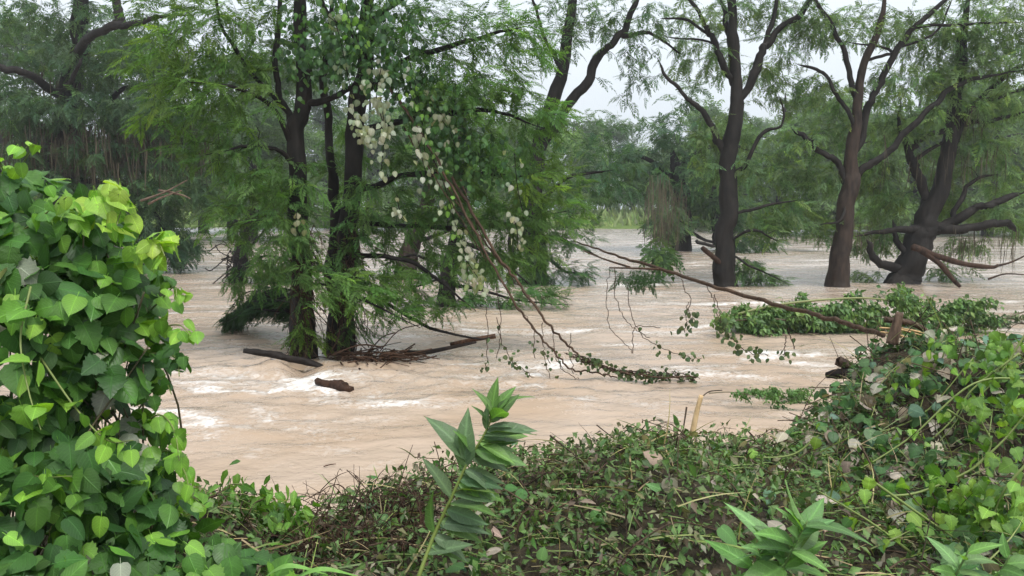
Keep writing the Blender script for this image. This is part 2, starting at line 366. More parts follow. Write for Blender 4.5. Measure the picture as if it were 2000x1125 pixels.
def grow(name, label, base, limbs, blobs, col, far=False, group=None, bark=M_BARK, size=(.3, .55), step=.13, moss=(), spread=.30, cat='tree', trunk_seg=14, lod=2.6, back=0.):
    """limbs: rows of (pixel x, pixel y, distance, radius), the first is the trunk; blobs: where leaves hang."""
    t = thing(name, base, label, cat, group)
    nodes = []; nr = []; k = 0
    for lb in limbs:
        pts = np.array([[*P(a, b, d), r] for a, b, d, r in lb]); s = smooth(pts, 7)
        wob = (np.stack([fbm(s[:, 2] * 1.3 + 11 * k + 3, s[:, 0] * .9 + j * 7, 3) for j in range(3)], -1) - .5) * np.minimum(.35, s[:, 3:4] * (.7 if k == 0 else 1.5) + .05)
        wob[0] = 0; s[:, :3] += wob; s[:, 3] = np.maximum(s[:, 3] * np.clip((1.02 - np.linspace(0, 1, len(s))) * 7, .15, 1), .008)
        if k:                         # crooked, and grown out of the wood it starts from
            kink = rng.normal(0, 1, (len(s), 3)); kink = (kink[:-2] + kink[1:-1] + kink[2:]) / 3; s[1:-1, :3] += kink * np.minimum(.055, s[1:-1, 3:4] * .45)
            al = np.vstack(nodes); dn = np.linalg.norm(al - s[0, :3], axis=1); jn = int(np.argmin(dn))
            if dn[jn] < .9: s[:, :3] += (al[jn] - s[0, :3]) * np.clip(1 - np.linspace(0, 2.2, len(s)), 0, 1)[:, None]
        if k == 0:
            s[:, 3] *= 1 + .22 * np.exp(-np.maximum(s[:, 2], 0) / .4)
            s = np.vstack([[*(s[0, :3] - [0, 0, .8]), s[0, 3] * 1.15], s])
        m = MB(); m.tube(s[:, :3], s[:, 3] * (1 if k == 0 else .82), trunk_seg if k == 0 else 9, (1, 1, 1), .2)
        build(m, 'trunk' if k == 0 else 'limb', bark if k == 0 else M_BARK, t, False, True)
        nodes.append(s[2:, :3] if k else s[len(s) // 6:, :3]); nr.append(s[2:, 3] if k else s[len(s) // 6:, 3]); k += 1
    N = np.vstack(nodes); NR = np.concatenate(nr)
    tw = MB(); cr = MB(); Rs = []; Ss = []; Ts = []; Cs = []
    for b in blobs:
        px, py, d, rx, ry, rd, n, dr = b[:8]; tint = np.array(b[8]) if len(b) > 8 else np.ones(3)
        n = max(1, int(n * lod)); sc_ = d / FPX; d = d + back; c = P(px, py, d); u = rng.normal(size=(n, 3)); u = nrm(u) * rng.random((n, 1)) ** .45
        T = c + u * [rx * sc_, rd, ry * sc_]
        o = np.argsort([np.min(((N - p) ** 2).sum(1)) for p in T]); dr = np.array(dr, float)
        for p in T[o]:
            if p[2] < .1: p[2] = .1 + rng.random() * .15
            w = np.linalg.norm(N - p, axis=1) + np.maximum(0, N[:, 2] - p[2] - .4) * .25; j = int(np.argmin(w)); q = N[j]; v = p - q; L = np.linalg.norm(v)
            if L < .15: continue
            if L > 3.2: q = p - v / L * 3.2; v = p - q; L = 3.2
            s = np.linspace(0, 1, 8)[:, None]; mid = q + v * .5 + np.array([0, 0, .13 * L]) - dr * L * .16 + rng.normal(0, .06 * L, 3)
            tip = p + dr * L * .18
            br = q * (1 - s) ** 2 + 2 * mid * s * (1 - s) + tip * s * s
            br[1:-1] += rng.normal(0, .018 * L, (6, 3))
            r0 = min(NR[j] * .55, .006 + .011 * L); rr = np.linspace(r0, .0035 if not far else .006, 8)
            tw.tube(br, rr, 3, (1, 1, 1), 0, False)
            N = np.vstack([N, br[2:]]); NR = np.concatenate([NR, rr[2:]])
            bl = L * 1.05; m = max(3, int(bl * .8 / step)); tt = np.linspace(.25, 1, m); ii = tt * 7; i0 = np.minimum(ii.astype(int), 6); fr = (ii - i0)[:, None]
            pos = br[i0] * (1 - fr) + br[i0 + 1] * fr; ax = nrm(br[i0 + 1] - br[i0])
            side = nrm(np.cross(ax, [0, 0, 1.])); sg = np.where(np.arange(m) % 2 == 0, 1, -1)[:, None]
            dd = nrm(ax * rng.uniform(.45, .9, (m, 1)) + side * sg * rng.uniform(.5, 1.0, (m, 1)) + rng.normal(0, spread, (m, 3)) + dr * .5 + [0, 0, -.12])
            sz = rng.uniform(*size, m) * (1.1 - .35 * tt)
            dd[-1] = nrm(ax[-1] + dr * .5 + rng.normal(0, .1, 3))
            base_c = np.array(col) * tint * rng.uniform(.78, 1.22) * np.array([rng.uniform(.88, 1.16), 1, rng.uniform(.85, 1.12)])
            cc = base_c * rng.uniform(.8, 1.22, (m, 1))
            hot = rng.random(m) < .07; cc[hot] = cc[hot] * [1.45, 1.35, .9]
            Rs.append(frames(dd, nrm(np.array([0, -.15, 1.]) + rng.normal(0, .35, (m, 3))))); Ss.append(sz); Ts.append(pos); Cs.append(cc)
    if Rs:
        R = np.concatenate(Rs); S = np.concatenate(Ss); T = np.concatenate(Ts); C = np.concatenate(Cs); lib = SPRAYS_FAR if far else SPRAYS_MID if base[1] > 16 else SPRAYS
        keep = T[:, 2] > -.05; R, S, T, C = R[keep], S[keep], T[keep], C[keep]
        kk = rng.integers(0, len(lib), len(T))
        for a in range(len(lib)):
            w = kk == a; cr.inst(lib[a], R[w], S[w], T[w], C[w])
        build(tw, 'twigs', bark, t, True); build(cr, 'crown', M_NEEDLE, t, True)
    if moss:
        mm = MB()
        for (x0, x1, y0, y1, d, rd, n, ln) in moss:
            px = rng.uniform(x0, x1, n); py = rng.uniform(y0, y1, n); dd = d + rng.normal(0, rd, n)
            T = np.array([P(a, b, c) for a, b, c in zip(px, py, dd)]); m = n
            T = np.repeat(T, 5, 0) + rng.normal(0, .16, (m * 5, 3)); L = rng.uniform(.25, 1.15, m * 5) ** 1.3 * ln
            C = np.array([.105, .092, .062]) * rng.uniform(.6, 1.35, (m * 5, 1)); dn = np.stack([rng.normal(0, .09, m * 5), rng.normal(0, .05, m * 5), -np.ones(m * 5)], -1)
            mm.inst(blade_tm(5, .011, .06), frames(dn, nrm(rng.normal(size=(m * 5, 3)))), L, T, C)
        build(mm, 'hanging_moss', M_MOSS, t, True)
    return t
# ------------------------------------------------------------------ the trees standing in the flood
R_ = (.75, .05, -.45); L_ = (-.75, 0, -.12); D_ = (.1, 0, -.6); U_ = (0, 0, .15)
GREEN = (.074, .15, .046); BLUE = (.060, .112, .058); PALE = (.114, .19, .086)
A = lambda lst, d: [(x, y, d + (r[1] if isinstance(r, tuple) else 0), r[0] if isinstance(r, tuple) else r) for x, y, r in lst]

d = 12.9
grow('cypress_tree', 'near cypress with straight vine-hung trunk behind the drift log', G(590, 700), [
    A([(592, 705, .2), (588, 560, .17), (583, 400, .16), (578, 270, .14), (592, 205, .125), (588, 60, .1), (592, -120, .06), (596, -330, .03)], d),
    A([(580, 262, .09), (556, 215, .07), (542, 140, .06), (546, 0, .045), (550, -160, .025)], d),
    A([(590, 208, .075), (640, 190, .06), (690, 168, .05), (720, 110, (.04, -.2)), (735, 30, (.02, -.4))], d),
    A([(560, 220, .05), (500, 160, (.045, -.2)), (455, 95, (.04, -.3)), (428, 30, (.03, -.4)), (420, -60, (.02, -.5))], d),
    A([(582, 300, .06), (530, 212, (.045, -.3)), (450, 170, (.03, -.8)), (370, 160, (.015, -1.2))], d),
    A([(582, 330, .05), (540, 292, (.04, -.3)), (480, 285, (.03, -.7)), (400, 300, (.015, -1.1))], d),
    A([(585, 440, .04), (540, 430, (.03, -.3)), (470, 440, (.015, -.7))], d),
    A([(588, 560, .04), (650, 560, (.03, -.5)), (740, 600, (.02, -.8)), (820, 640, (.01, -.9))], d)],
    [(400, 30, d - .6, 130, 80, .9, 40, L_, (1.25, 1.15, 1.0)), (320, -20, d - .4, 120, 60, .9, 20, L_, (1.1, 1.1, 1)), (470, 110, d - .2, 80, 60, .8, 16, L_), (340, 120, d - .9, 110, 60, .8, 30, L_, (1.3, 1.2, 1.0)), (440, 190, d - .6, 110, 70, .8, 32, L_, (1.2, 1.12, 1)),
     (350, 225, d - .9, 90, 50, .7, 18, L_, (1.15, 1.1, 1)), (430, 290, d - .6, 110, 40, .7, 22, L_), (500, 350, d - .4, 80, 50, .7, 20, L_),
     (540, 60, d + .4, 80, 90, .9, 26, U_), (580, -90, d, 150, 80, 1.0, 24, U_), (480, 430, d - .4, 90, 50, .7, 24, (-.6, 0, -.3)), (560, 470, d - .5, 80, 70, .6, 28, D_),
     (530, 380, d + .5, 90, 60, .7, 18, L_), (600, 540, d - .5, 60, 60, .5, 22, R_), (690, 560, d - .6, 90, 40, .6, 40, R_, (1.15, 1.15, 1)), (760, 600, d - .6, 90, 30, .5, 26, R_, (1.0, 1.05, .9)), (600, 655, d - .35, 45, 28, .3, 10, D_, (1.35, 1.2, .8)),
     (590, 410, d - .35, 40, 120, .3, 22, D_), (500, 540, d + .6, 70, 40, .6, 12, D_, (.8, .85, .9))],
    GREEN, size=(.26, .48), step=.10, lod=3.1)

d = 13.3
grow('cypress_tree', 'vine-draped near cypress clump with two dark stems and branches sweeping over the river', G(655, 695), [
    A([(655, 700, .22), (672, 560, .18), (688, 400, .165), (700, 220, .15), (712, 110, .13), (725, -50, .09), (730, -300, .04)], d),
    A([(648, 690, (.15, .2)), (650, 480, (.15, .3)), (652, 330, (.1, .3)), (640, 180, (.08, .3)), (646, -60, (.05, .3))], d),
    A([(706, 190, .08), (790, 120, .06), (910, 80, (.045, -.3)), (1030, 50, (.02, -.5))], d),
    A([(700, 260, .07), (820, 225, (.06, -.4)), (950, 215, (.04, -.6)), (1060, 250, (.015, -.8))], d),
    A([(692, 370, .07), (800, 340, (.06, -.3)), (930, 335, (.045, -.4)), (1080, 345, (.02, -.5))], d),
    A([(688, 430, .06), (820, 440, (.05, .3)), (960, 440, (.035, .5)), (1110, 410, (.015, .6))], d),
    A([(680, 490, .06), (780, 500, (.045, -.3)), (860, 550, (.03, -.5)), (930, 610, (.015, -.6))], d),
    A([(672, 600, .05), (760, 605, (.04, -.3)), (850, 645, (.03, -.5)), (930, 660, (.02, -.6)), (968, 655, (.012, -.6))], d),
    A([(720, 40, .07), (820, -20, .05), (960, -60, .03)], d), A([(700, 100, .06), (640, 20, .05), (600, -60, .03)], d)],
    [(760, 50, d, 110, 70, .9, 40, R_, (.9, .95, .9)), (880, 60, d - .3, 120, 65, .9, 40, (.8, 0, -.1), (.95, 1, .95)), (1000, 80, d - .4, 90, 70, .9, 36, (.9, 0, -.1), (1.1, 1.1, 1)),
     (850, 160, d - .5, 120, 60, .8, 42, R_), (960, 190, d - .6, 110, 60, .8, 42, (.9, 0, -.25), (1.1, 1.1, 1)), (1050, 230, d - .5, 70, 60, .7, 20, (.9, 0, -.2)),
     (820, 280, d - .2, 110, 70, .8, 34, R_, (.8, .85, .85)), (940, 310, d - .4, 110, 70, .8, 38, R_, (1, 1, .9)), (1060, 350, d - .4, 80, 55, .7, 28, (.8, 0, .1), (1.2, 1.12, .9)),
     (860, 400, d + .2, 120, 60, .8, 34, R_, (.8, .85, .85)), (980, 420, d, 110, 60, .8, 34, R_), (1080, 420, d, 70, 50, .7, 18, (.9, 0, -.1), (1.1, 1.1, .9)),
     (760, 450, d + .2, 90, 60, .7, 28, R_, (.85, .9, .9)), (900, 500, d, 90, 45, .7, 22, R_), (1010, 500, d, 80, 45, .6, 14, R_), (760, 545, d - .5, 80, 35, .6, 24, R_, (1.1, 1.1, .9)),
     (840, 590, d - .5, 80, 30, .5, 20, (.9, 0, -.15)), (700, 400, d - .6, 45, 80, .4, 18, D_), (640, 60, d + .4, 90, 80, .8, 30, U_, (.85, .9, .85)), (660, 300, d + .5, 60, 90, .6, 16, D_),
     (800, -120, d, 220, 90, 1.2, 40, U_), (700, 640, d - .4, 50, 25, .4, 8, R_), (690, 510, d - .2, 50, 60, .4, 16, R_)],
    GREEN, size=(.26, .50), step=.10)

d = 19.5
grow('cypress_tree', 'shaggy cypress between the vine-draped clump and the trailing canes, branches brushing the water', G(875, 605), [
    A([(872, 606, .22), (880, 520, .19), (890, 440, .17), (900, 300, .13), (912, 190, .04)], d),
    A([(885, 470, .07), (960, 500, (.05, -.3)), (1040, 560, (.02, -.5))], d), A([(880, 520, .06), (800, 500, .04), (740, 520, .02)], d),
    A([(878, 570, .06), (960, 575, (.04, -.4)), (1060, 592, (.02, -.6)), (1120, 596, (.01, -.6))], d), A([(878, 545, .05), (820, 560, .03), (770, 575, .015)], d)],
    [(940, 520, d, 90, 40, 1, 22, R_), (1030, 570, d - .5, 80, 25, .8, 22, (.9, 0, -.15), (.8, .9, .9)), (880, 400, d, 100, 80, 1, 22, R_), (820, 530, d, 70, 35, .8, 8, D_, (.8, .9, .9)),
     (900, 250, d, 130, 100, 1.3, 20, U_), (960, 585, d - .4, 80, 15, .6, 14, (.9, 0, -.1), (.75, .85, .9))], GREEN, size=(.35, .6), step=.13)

d = 27
grow('cypress_tree', 'leaning grey cypress trunk seen through the gap of open water mid-river', G(790, 552), [
    A([(788, 552, .34), (803, 480, .31), (826, 425, .28), (850, 330, .22), (875, 240, .14), (885, 190, .04)], d),
    A([(806, 480, .1), (850, 460, .08), (900, 440, .04)], d), A([(797, 515, .08), (840, 545, .06), (880, 540, .03)], d)],
    [(860, 330, d, 130, 80, 1.6, 22, D_), (880, 180, d, 150, 90, 2, 20, U_), (700, 400, d, 100, 50, 1.5, 14, D_), (880, 500, d, 60, 30, 1, 8, D_)], GREEN, far=True, size=(.45, .75), step=.18, bark=M_BARK_BROWN)

d = 25.5
grow('cypress_tree', 'cypress with thick mossy trunk and weeping branches behind the trailing canes', G(1045, 560), [
    A([(1045, 560, .4), (1045, 480, .36), (1042, 430, .33), (1050, 300, .25), (1095, 150, .2), (1118, 0, .13), (1125, -150, .06)], d),
    A([(1052, 300, .2), (1090, 235, .19), (1142, 160, .19), (1182, 98, .16), (1222, 52, .13), (1262, -60, .08)], d),
    A([(1045, 400, .1), (1110, 350, .07), (1200, 330, .03)], d), A([(1046, 470, .1), (1100, 470, .07), (1170, 500, .03)], d),
    A([(1100, 140, .09), (1060, 60, .06), (1030, -40, .04)], d), A([(1000, 562, .14), (1000, 480, .12), (1010, 380, .08)], d),
    A([(1210, 60, .09), (1280, 70, .06), (1340, 110, .03)], d), A([(1045, 520, .09), (1110, 530, .06), (1165, 545, .02)], d)],
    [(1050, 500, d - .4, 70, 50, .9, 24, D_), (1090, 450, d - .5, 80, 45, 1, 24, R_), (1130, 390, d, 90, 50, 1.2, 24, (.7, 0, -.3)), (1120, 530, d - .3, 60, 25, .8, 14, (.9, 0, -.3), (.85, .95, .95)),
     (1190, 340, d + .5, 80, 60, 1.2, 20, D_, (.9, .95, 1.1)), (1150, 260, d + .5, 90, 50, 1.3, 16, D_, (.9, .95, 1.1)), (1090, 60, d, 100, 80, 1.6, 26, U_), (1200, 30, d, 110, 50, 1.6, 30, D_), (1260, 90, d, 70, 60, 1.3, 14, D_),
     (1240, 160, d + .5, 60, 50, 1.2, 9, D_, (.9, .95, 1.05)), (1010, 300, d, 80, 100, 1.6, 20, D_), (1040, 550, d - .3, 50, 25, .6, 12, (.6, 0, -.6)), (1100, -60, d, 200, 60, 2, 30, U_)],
    (.066, .128, .058), size=(.38, .65), step=.15)

d = 26
grow('cypress_tree', 'short broken cypress trunk wrapped in dark flood wrack', G(465, 554), [
    A([(465, 556, .24), (468, 510, .22), (476, 470, .17), (495, 400, .12), (500, 300, .08)], d), A([(472, 500, .06), (500, 470, .05), (520, 440, .03)], d),
    A([(470, 520, .06), (530, 500, .05), (590, 520, .03)], d), A([(470, 535, .04), (520, 548, .04), (580, 552, .02)], d)],
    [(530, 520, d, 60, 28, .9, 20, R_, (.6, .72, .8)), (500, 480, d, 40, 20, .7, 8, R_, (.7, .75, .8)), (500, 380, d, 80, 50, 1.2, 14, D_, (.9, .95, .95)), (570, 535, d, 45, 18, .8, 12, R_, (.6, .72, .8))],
    GREEN, size=(.35, .6), step=.14)
# the wrack wrapped round that trunk
t = thing('flood_wrack', P(465, 520, 25.7), 'dark matted twigs and roots caught round the short broken trunk', 'driftwood')
m = MB()
for k in range(60):
    a = P(rng.normal(462, 10), rng.normal(512, 16), 25.6 + rng.normal(0, .15)); b = a + rng.normal(0, .35, 3) + [0, 0, -.25]
    m.tube(smooth([a, (a + b) / 2 + rng.normal(0, .15, 3), b], 3), .018, 4)
build(m, 'twigs', M_BARK, t, True)

# big tree at the far left
d = 31
grow('large_cypress_tree', 'large spreading cypress with brown moss curtains behind the vine thicket', G(120, 530), [
    A([(120, 535, .65), (112, 380, .58), (125, 260, .5), (150, 120, .35), (160, -20, .25), (165, -250, .1)], d),
    A([(128, 240, .24), (112, 178, (.2, -1)), (55, 140, (.17, -2.6)), (0, 131, (.15, -3)), (-90, 110, (.1, -3))], d), A([(140, 190, .24), (160, 120, (.2, -1.5)), (178, 72, (.17, -3.5)), (228, 52, (.17, -4)), (268, 42, (.13, -4)), (315, 34, (.08, -4)), (380, 30, (.04, -4))], d),
    A([(229, 52, .19), (228, 30, .18), (212, -30, .17), (205, -130, .1)], d - 4), A([(128, 240, .25), (200, 215, .2), (300, 240, .14), (400, 300, .06)], d),
    A([(115, 175, (.1, -1)), (136, 165, (.1, -2)), (150, 130, (.08, -3)), (162, 112, (.04, -3))], d), A([(115, 360, .25), (220, 360, .18), (300, 420, .1), (350, 500, .05)], d - 1), A([(118, 330, .2), (40, 330, .15), (-60, 340, .08)], d),
    A([(190, 165, .14), (250, 170, .1), (350, 160, .05)], d)],
    [(60, 40, d, 110, 50, 2, 24, D_), (170, 30, d, 90, 45, 2, 18, D_), (280, 70, d - 1, 90, 50, 2, 26, D_), (60, 110, d - 1, 90, 30, 1.5, 12, D_), (200, 130, d - 1, 90, 40, 1.6, 24, D_), (330, 140, d - 1, 80, 50, 1.6, 24, D_),
     (60, 215, d - 1.5, 80, 40, 1.6, 32, D_), (180, 210, d - 1.5, 90, 40, 1.6, 34, D_), (300, 220, d - 1.5, 90, 40, 1.6, 32, D_), (400, 230, d - 1, 70, 50, 1.6, 22, D_), (20, 180, d - 1, 60, 35, 1.5, 10, D_),
     (60, 290, d - 1, 80, 35, 1.5, 16, D_), (200, 300, d - 1.4, 80, 35, 1.5, 20, D_), (350, 300, d - 1, 80, 40, 1.5, 18, D_), (150, 360, d - 1, 110, 45, 1.5, 30, D_), (280, 370, d - 1, 80, 45, 1.5, 30, D_, (1, 1.05, 1)),
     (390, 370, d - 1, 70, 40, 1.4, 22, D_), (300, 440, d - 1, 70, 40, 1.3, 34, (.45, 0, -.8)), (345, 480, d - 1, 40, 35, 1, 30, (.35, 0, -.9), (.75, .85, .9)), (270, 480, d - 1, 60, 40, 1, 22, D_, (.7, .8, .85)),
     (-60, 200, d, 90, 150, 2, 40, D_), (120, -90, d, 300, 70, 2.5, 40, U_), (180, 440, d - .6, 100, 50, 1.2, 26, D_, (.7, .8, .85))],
    BLUE, far=False, size=(.5, .85), step=.2, bark=M_BARK, lod=3.3,
    moss=[(0, 130, 235, 300, d - .6, .8, 110, 1.4), (130, 260, 240, 320, d - .6, .8, 190, 1.5), (255, 400, 235, 300, d, .9, 170, 1.5), (60, 110, 130, 170, d - 1, .4, 16, 1), (290, 380, 90, 120, d, .6, 20, .9)])
# dead sticks lodged in it
t = thing('dead_branch', P(320, 390, 28), 'bleached dead sticks lodged in the drooping foliage above the thicket', 'branch')
for a, b in (((275, 392), (365, 352)), ((290, 398), (355, 372)), ((330, 375), (372, 388)), ((310, 372), (352, 380))):
    m = MB(); p0, p1 = P(*a, 28.2), P(*b, 27.6); m.tube(smooth([p0, (p0 + p1) / 2 + rng.normal(0, .08, 3), p1], 4), np.linspace(.045, .015, 9), 6, (1.2, 1.15, 1.1)); build(m, 'stick', M_WOOD, t, False, True)

# the three trees on the right
d = 25
grow('cypress_tree', 'upright dark cypress with broken stub near its foot, beside open sky', G(1418, 560), [
    A([(1418, 560, .33), (1416, 500, .3), (1420, 400, .27), (1424, 290, .27), (1440, 215, .2), (1436, 120, .17), (1428, 20, .14), (1430, -120, .09), (1432, -320, .04)], d),
    A([(1420, 300, .17), (1398, 265, .13), (1370, 215, .1), (1330, 180, .08), (1300, 150, .06), (1281, 110, .035)], d),
    A([(1442, 205, .17), (1478, 130, .16), (1500, 85, .14), (1540, 45, .12), (1585, -5, .1), (1660, -90, .05)], d), A([(1424, 170, .13), (1405, 110, .12), (1385, 60, .1), (1368, 35, .08), (1320, -50, .05)], d),
    A([(1437, 110, .1), (1415, 40, .09), (1400, -40, .05)], d), A([(1495, 85, .1), (1515, 20, .08), (1530, -80, .04)], d), A([(1442, 350, .1), (1470, 315, .08), (1486, 265, .07), (1525, 245, .05), (1530, 215, .035), (1520, 185, .02)], d),
    A([(1395, 62, .06), (1340, 40, .05), (1290, 36, .03)], d), A([(1408, 88, .05), (1370, 80, .04), (1295, 72, .025)], d), A([(1432, 420, .07), (1490, 405, .05), (1560, 390, .02)], d - .5), A([(1424, 500, .05), (1470, 520, .04), (1540, 552, .015)], d - .4),
    A([(1418, 470, .06), (1470, 450, .05), (1520, 470, .02)], d - .4)],
    [(1400, 120, d, 60, 50, 1.2, 14, D_), (1380, 250, d - .4, 40, 50, .9, 12, D_), (1440, 250, d + .6, 50, 40, .6, 12, D_), (1510, 140, d, 60, 60, 1.3, 24, D_), (1360, 40, d, 80, 50, 1.4, 22, D_), (1460, 30, d, 80, 60, 1.4, 26, U_),
     (1560, 40, d, 80, 50, 1.4, 26, D_), (1470, 340, d - .3, 60, 50, 1, 20, D_), (1540, 330, d - .3, 60, 50, 1.2, 18, D_), (1490, 440, d - .6, 60, 40, .9, 26, R_, (.9, .95, .9)), (1540, 410, d - .4, 60, 50, 1.1, 24, R_), (1460, 525, d - .6, 40, 25, .6, 18, (.8, 0, -.5), (.85, .95, .9)),
     (1500, 545, d - .6, 35, 12, .5, 10, (.9, 0, -.2), (.85, .95, .9)), (1400, 330, d, 60, 40, 1, 12, D_), (1430, -80, d, 200, 70, 2, 40, U_), (1560, 200, d + .5, 50, 40, 1, 8, D_), (1340, 120, d + .4, 50, 30, 1, 8, D_)],
    PALE, size=(.38, .68), step=.15, back=.75, lod=2.8)
t = thing('branch_stub', P(1400, 512, 24.8), 'short snapped branch poking from the upright dark trunk above the water', 'branch')
m = MB(); m.tube(smooth([P(1412, 518, 24.9), P(1388, 498, 24.6), P(1372, 484, 24.4)], 4), np.linspace(.09, .07, 9), 8, (1.1, .9, .8), .1); build(m, 'stick', M_BARK_BROWN, t, False, True)

d = 24.6
grow('cypress_tree', 'tall cypress with clean brown lower trunk and wide open fork', G(1637, 562), [
    A([(1636, 563, .29), (1640, 490, .27), (1650, 420, .25), (1661, 360, .24), (1668, 280, .17), (1674, 210, .14), (1684, 130, .12), (1720, 40, .09), (1735, -80, .06)], d),
    A([(1655, 375, .14), (1630, 320, .11), (1590, 290, .1), (1570, 270, .09), (1543, 246, .06)], d), A([(1660, 365, .15), (1690, 320, .13), (1735, 290, .12), (1775, 255, .11), (1830, 200, .1), (1880, 160, .08), (2010, 135, .05)], d),
    A([(1672, 300, .14), (1700, 215, .13), (1720, 170, .12), (1760, 90, .11), (1800, 40, .09), (1870, -20, .06), (1960, -90, .03)], d), A([(1676, 200, .1), (1655, 120, .09), (1625, 50, .08), (1590, -10, .06), (1560, -90, .03)], d),
    A([(1662, 250, .08), (1640, 190, .07), (1600, 140, .06), (1555, 125, .04)], d), A([(1790, 55, .06), (1880, 48, .05), (2000, 42, .03)], d), A([(1750, 100, .05), (1830, 60, .04), (1860, 0, .03)], d),
    A([(1690, 120, .06), (1740, 100, .05), (1650, 80, .02)], d), A([(1655, 390, .06), (1640, 430, .04), (1600, 440, .02)], d - .4)],
    [(1600, 60, d, 80, 50, 1.4, 22, D_), (1700, 50, d, 90, 50, 1.5, 26, U_), (1800, 60, d, 90, 50, 1.5, 30, D_), (1900, 40, d, 100, 50, 1.5, 34, D_), (1610, 170, d, 60, 40, 1.2, 16, D_), (1740, 170, d, 70, 50, 1.3, 20, D_), (1840, 140, d, 90, 50, 1.4, 32, D_),
     (1940, 110, d, 80, 50, 1.4, 30, D_), (1560, 270, d - .4, 60, 40, 1, 14, D_), (1630, 250, d, 60, 40, 1, 14, D_), (1780, 240, d, 80, 40, 1.2, 22, D_), (1700, 330, d + .7, 60, 50, .8, 20, D_), (1600, 340, d, 60, 50, 1, 20, D_), 
     (1750, -90, d, 280, 70, 2.2, 54, U_), (1900, 200, d + .3, 90, 40, 1.3, 22, D_), (1620, 440, d - .3, 50, 35, .8, 14, D_), (2010, 60, d, 70, 100, 1.5, 30, D_)],
    PALE, size=(.38, .68), step=.15, back=.75, lod=2.9, bark=M_BARK_BROWN)

d = 25.6
grow('cypress_tree', 'low-forking leaning cypress with long horizontal limbs and moss', G(1765, 555), [
    A([(1762, 557, .42), (1778, 520, .4), (1800, 460, .4), (1822, 410, .3), (1845, 330, .24), (1862, 220, .2), (1880, 90, .15), (1900, -60, .1)], d),
    A([(1790, 450, .26), (1802, 400, .19), (1798, 350, .17), (1780, 315, .16), (1773, 290, .13), (1755, 240, .08), (1760, 190, .05)], d), A([(1778, 305, .13), (1800, 275, .11), (1870, 250, .1), (1940, 235, .08), (2020, 215, .05)], d),
    A([(1815, 455, .27), (1855, 440, .22), (1900, 415, .16), (1940, 395, .14), (2010, 375, .1)], d - .3), A([(1830, 450, .2), (1880, 448, .17), (1930, 440, .15), (1965, 440, .12), (1985, 455, .08)], d - .5),
    A([(1745, 550, .2), (1725, 530, .17), (1705, 500, .13), (1690, 470, .1)], d - .2), A([(1795, 440, .17), (1760, 445, .14), (1720, 455, .09), (1660, 465, .04)], d - .3), A([(1762, 500, .12), (1752, 470, .1), (1745, 430, .06)], d),
    A([(1850, 420, .1), (1875, 380, .09), (1905, 350, .06), (1950, 340, .03)], d), A([(1850, 300, .12), (1900, 210, .1), (1960, 150, .08), (2030, 110, .05)], d), A([(1785, 310, .08), (1830, 285, .06), (1850, 270, .04)], d),
    A([(1860, 230, .1), (1940, 190, .08), (2040, 170, .05)], d)],
    [(1740, 250, d, 60, 40, 1.1, 14, D_), (1840, 320, d + .7, 70, 40, .9, 24, D_), (1930, 290, d - .3, 70, 40, 1.2, 28, D_), (1980, 350, d - .3, 50, 40, 1.1, 20, D_), (1880, 230, d, 80, 40, 1.2, 24, D_), (1970, 200, d, 70, 50, 1.3, 28, D_),
     (1740, 400, d + .8, 60, 40, .9, 22, D_), (1720, 470, d + .3, 60, 35, .8, 26, D_, (.95, 1, .9)), (1850, 390, d + .6, 60, 35, .8, 22, D_), (1930, 420, d - .3, 50, 35, .9, 18, D_), (1990, 440, d, 40, 30, 1, 14, D_), (1880, 480, d + .3, 60, 25, .8, 10, D_),
     (1700, 350, d, 60, 50, 1.2, 18, D_), (1900, 120, d, 120, 60, 1.6, 30, U_), (1950, -40, d, 160, 60, 2, 30, U_), (1850, 530, d - .3, 60, 15, .7, 8, (.8, 0, -.2), (.7, .8, .8)), (1690, 540, d - .4, 30, 20, .5, 6, D_)],
    PALE, size=(.38, .68), step=.15, back=.75, lod=2.8, moss=[(1700, 1960, 270, 340, d - .3, .7, 34, .9), (1860, 1990, 450, 480, d - .5, .5, 22, .8), (1640, 1720, 430, 460, d - .5, .5, 16, .7), (1880, 1925, 200, 230, d, .4, 10, .9)])
t = thing('drift_branch', P(1850, 495, 24.4), 'long brown forked branch caught against the low-forking tree, reaching over the water', 'branch')
for lb in ([(1782, 482, .11), (1830, 500, .09), (1880, 515, .08), (1935, 522, .06), (1950, 518, .045)], [(1800, 490, .1), (1835, 515, .08), (1860, 545, .07), (1875, 560, .05)], [(1935, 522, .04), (1975, 512, .03), (2020, 490, .02)], [(1930, 545, .03), (1965, 535, .025), (2015, 538, .015)]):
    m = MB(); s = smooth([[*P(a, b, 24.3), r] for a, b, r in lb], 5); m.tube(s[:, :3], s[:, 3], 7, (1.25, 1.0, .85), .2); build(m, 'limb', M_BARK_BROWN, t, False, True)

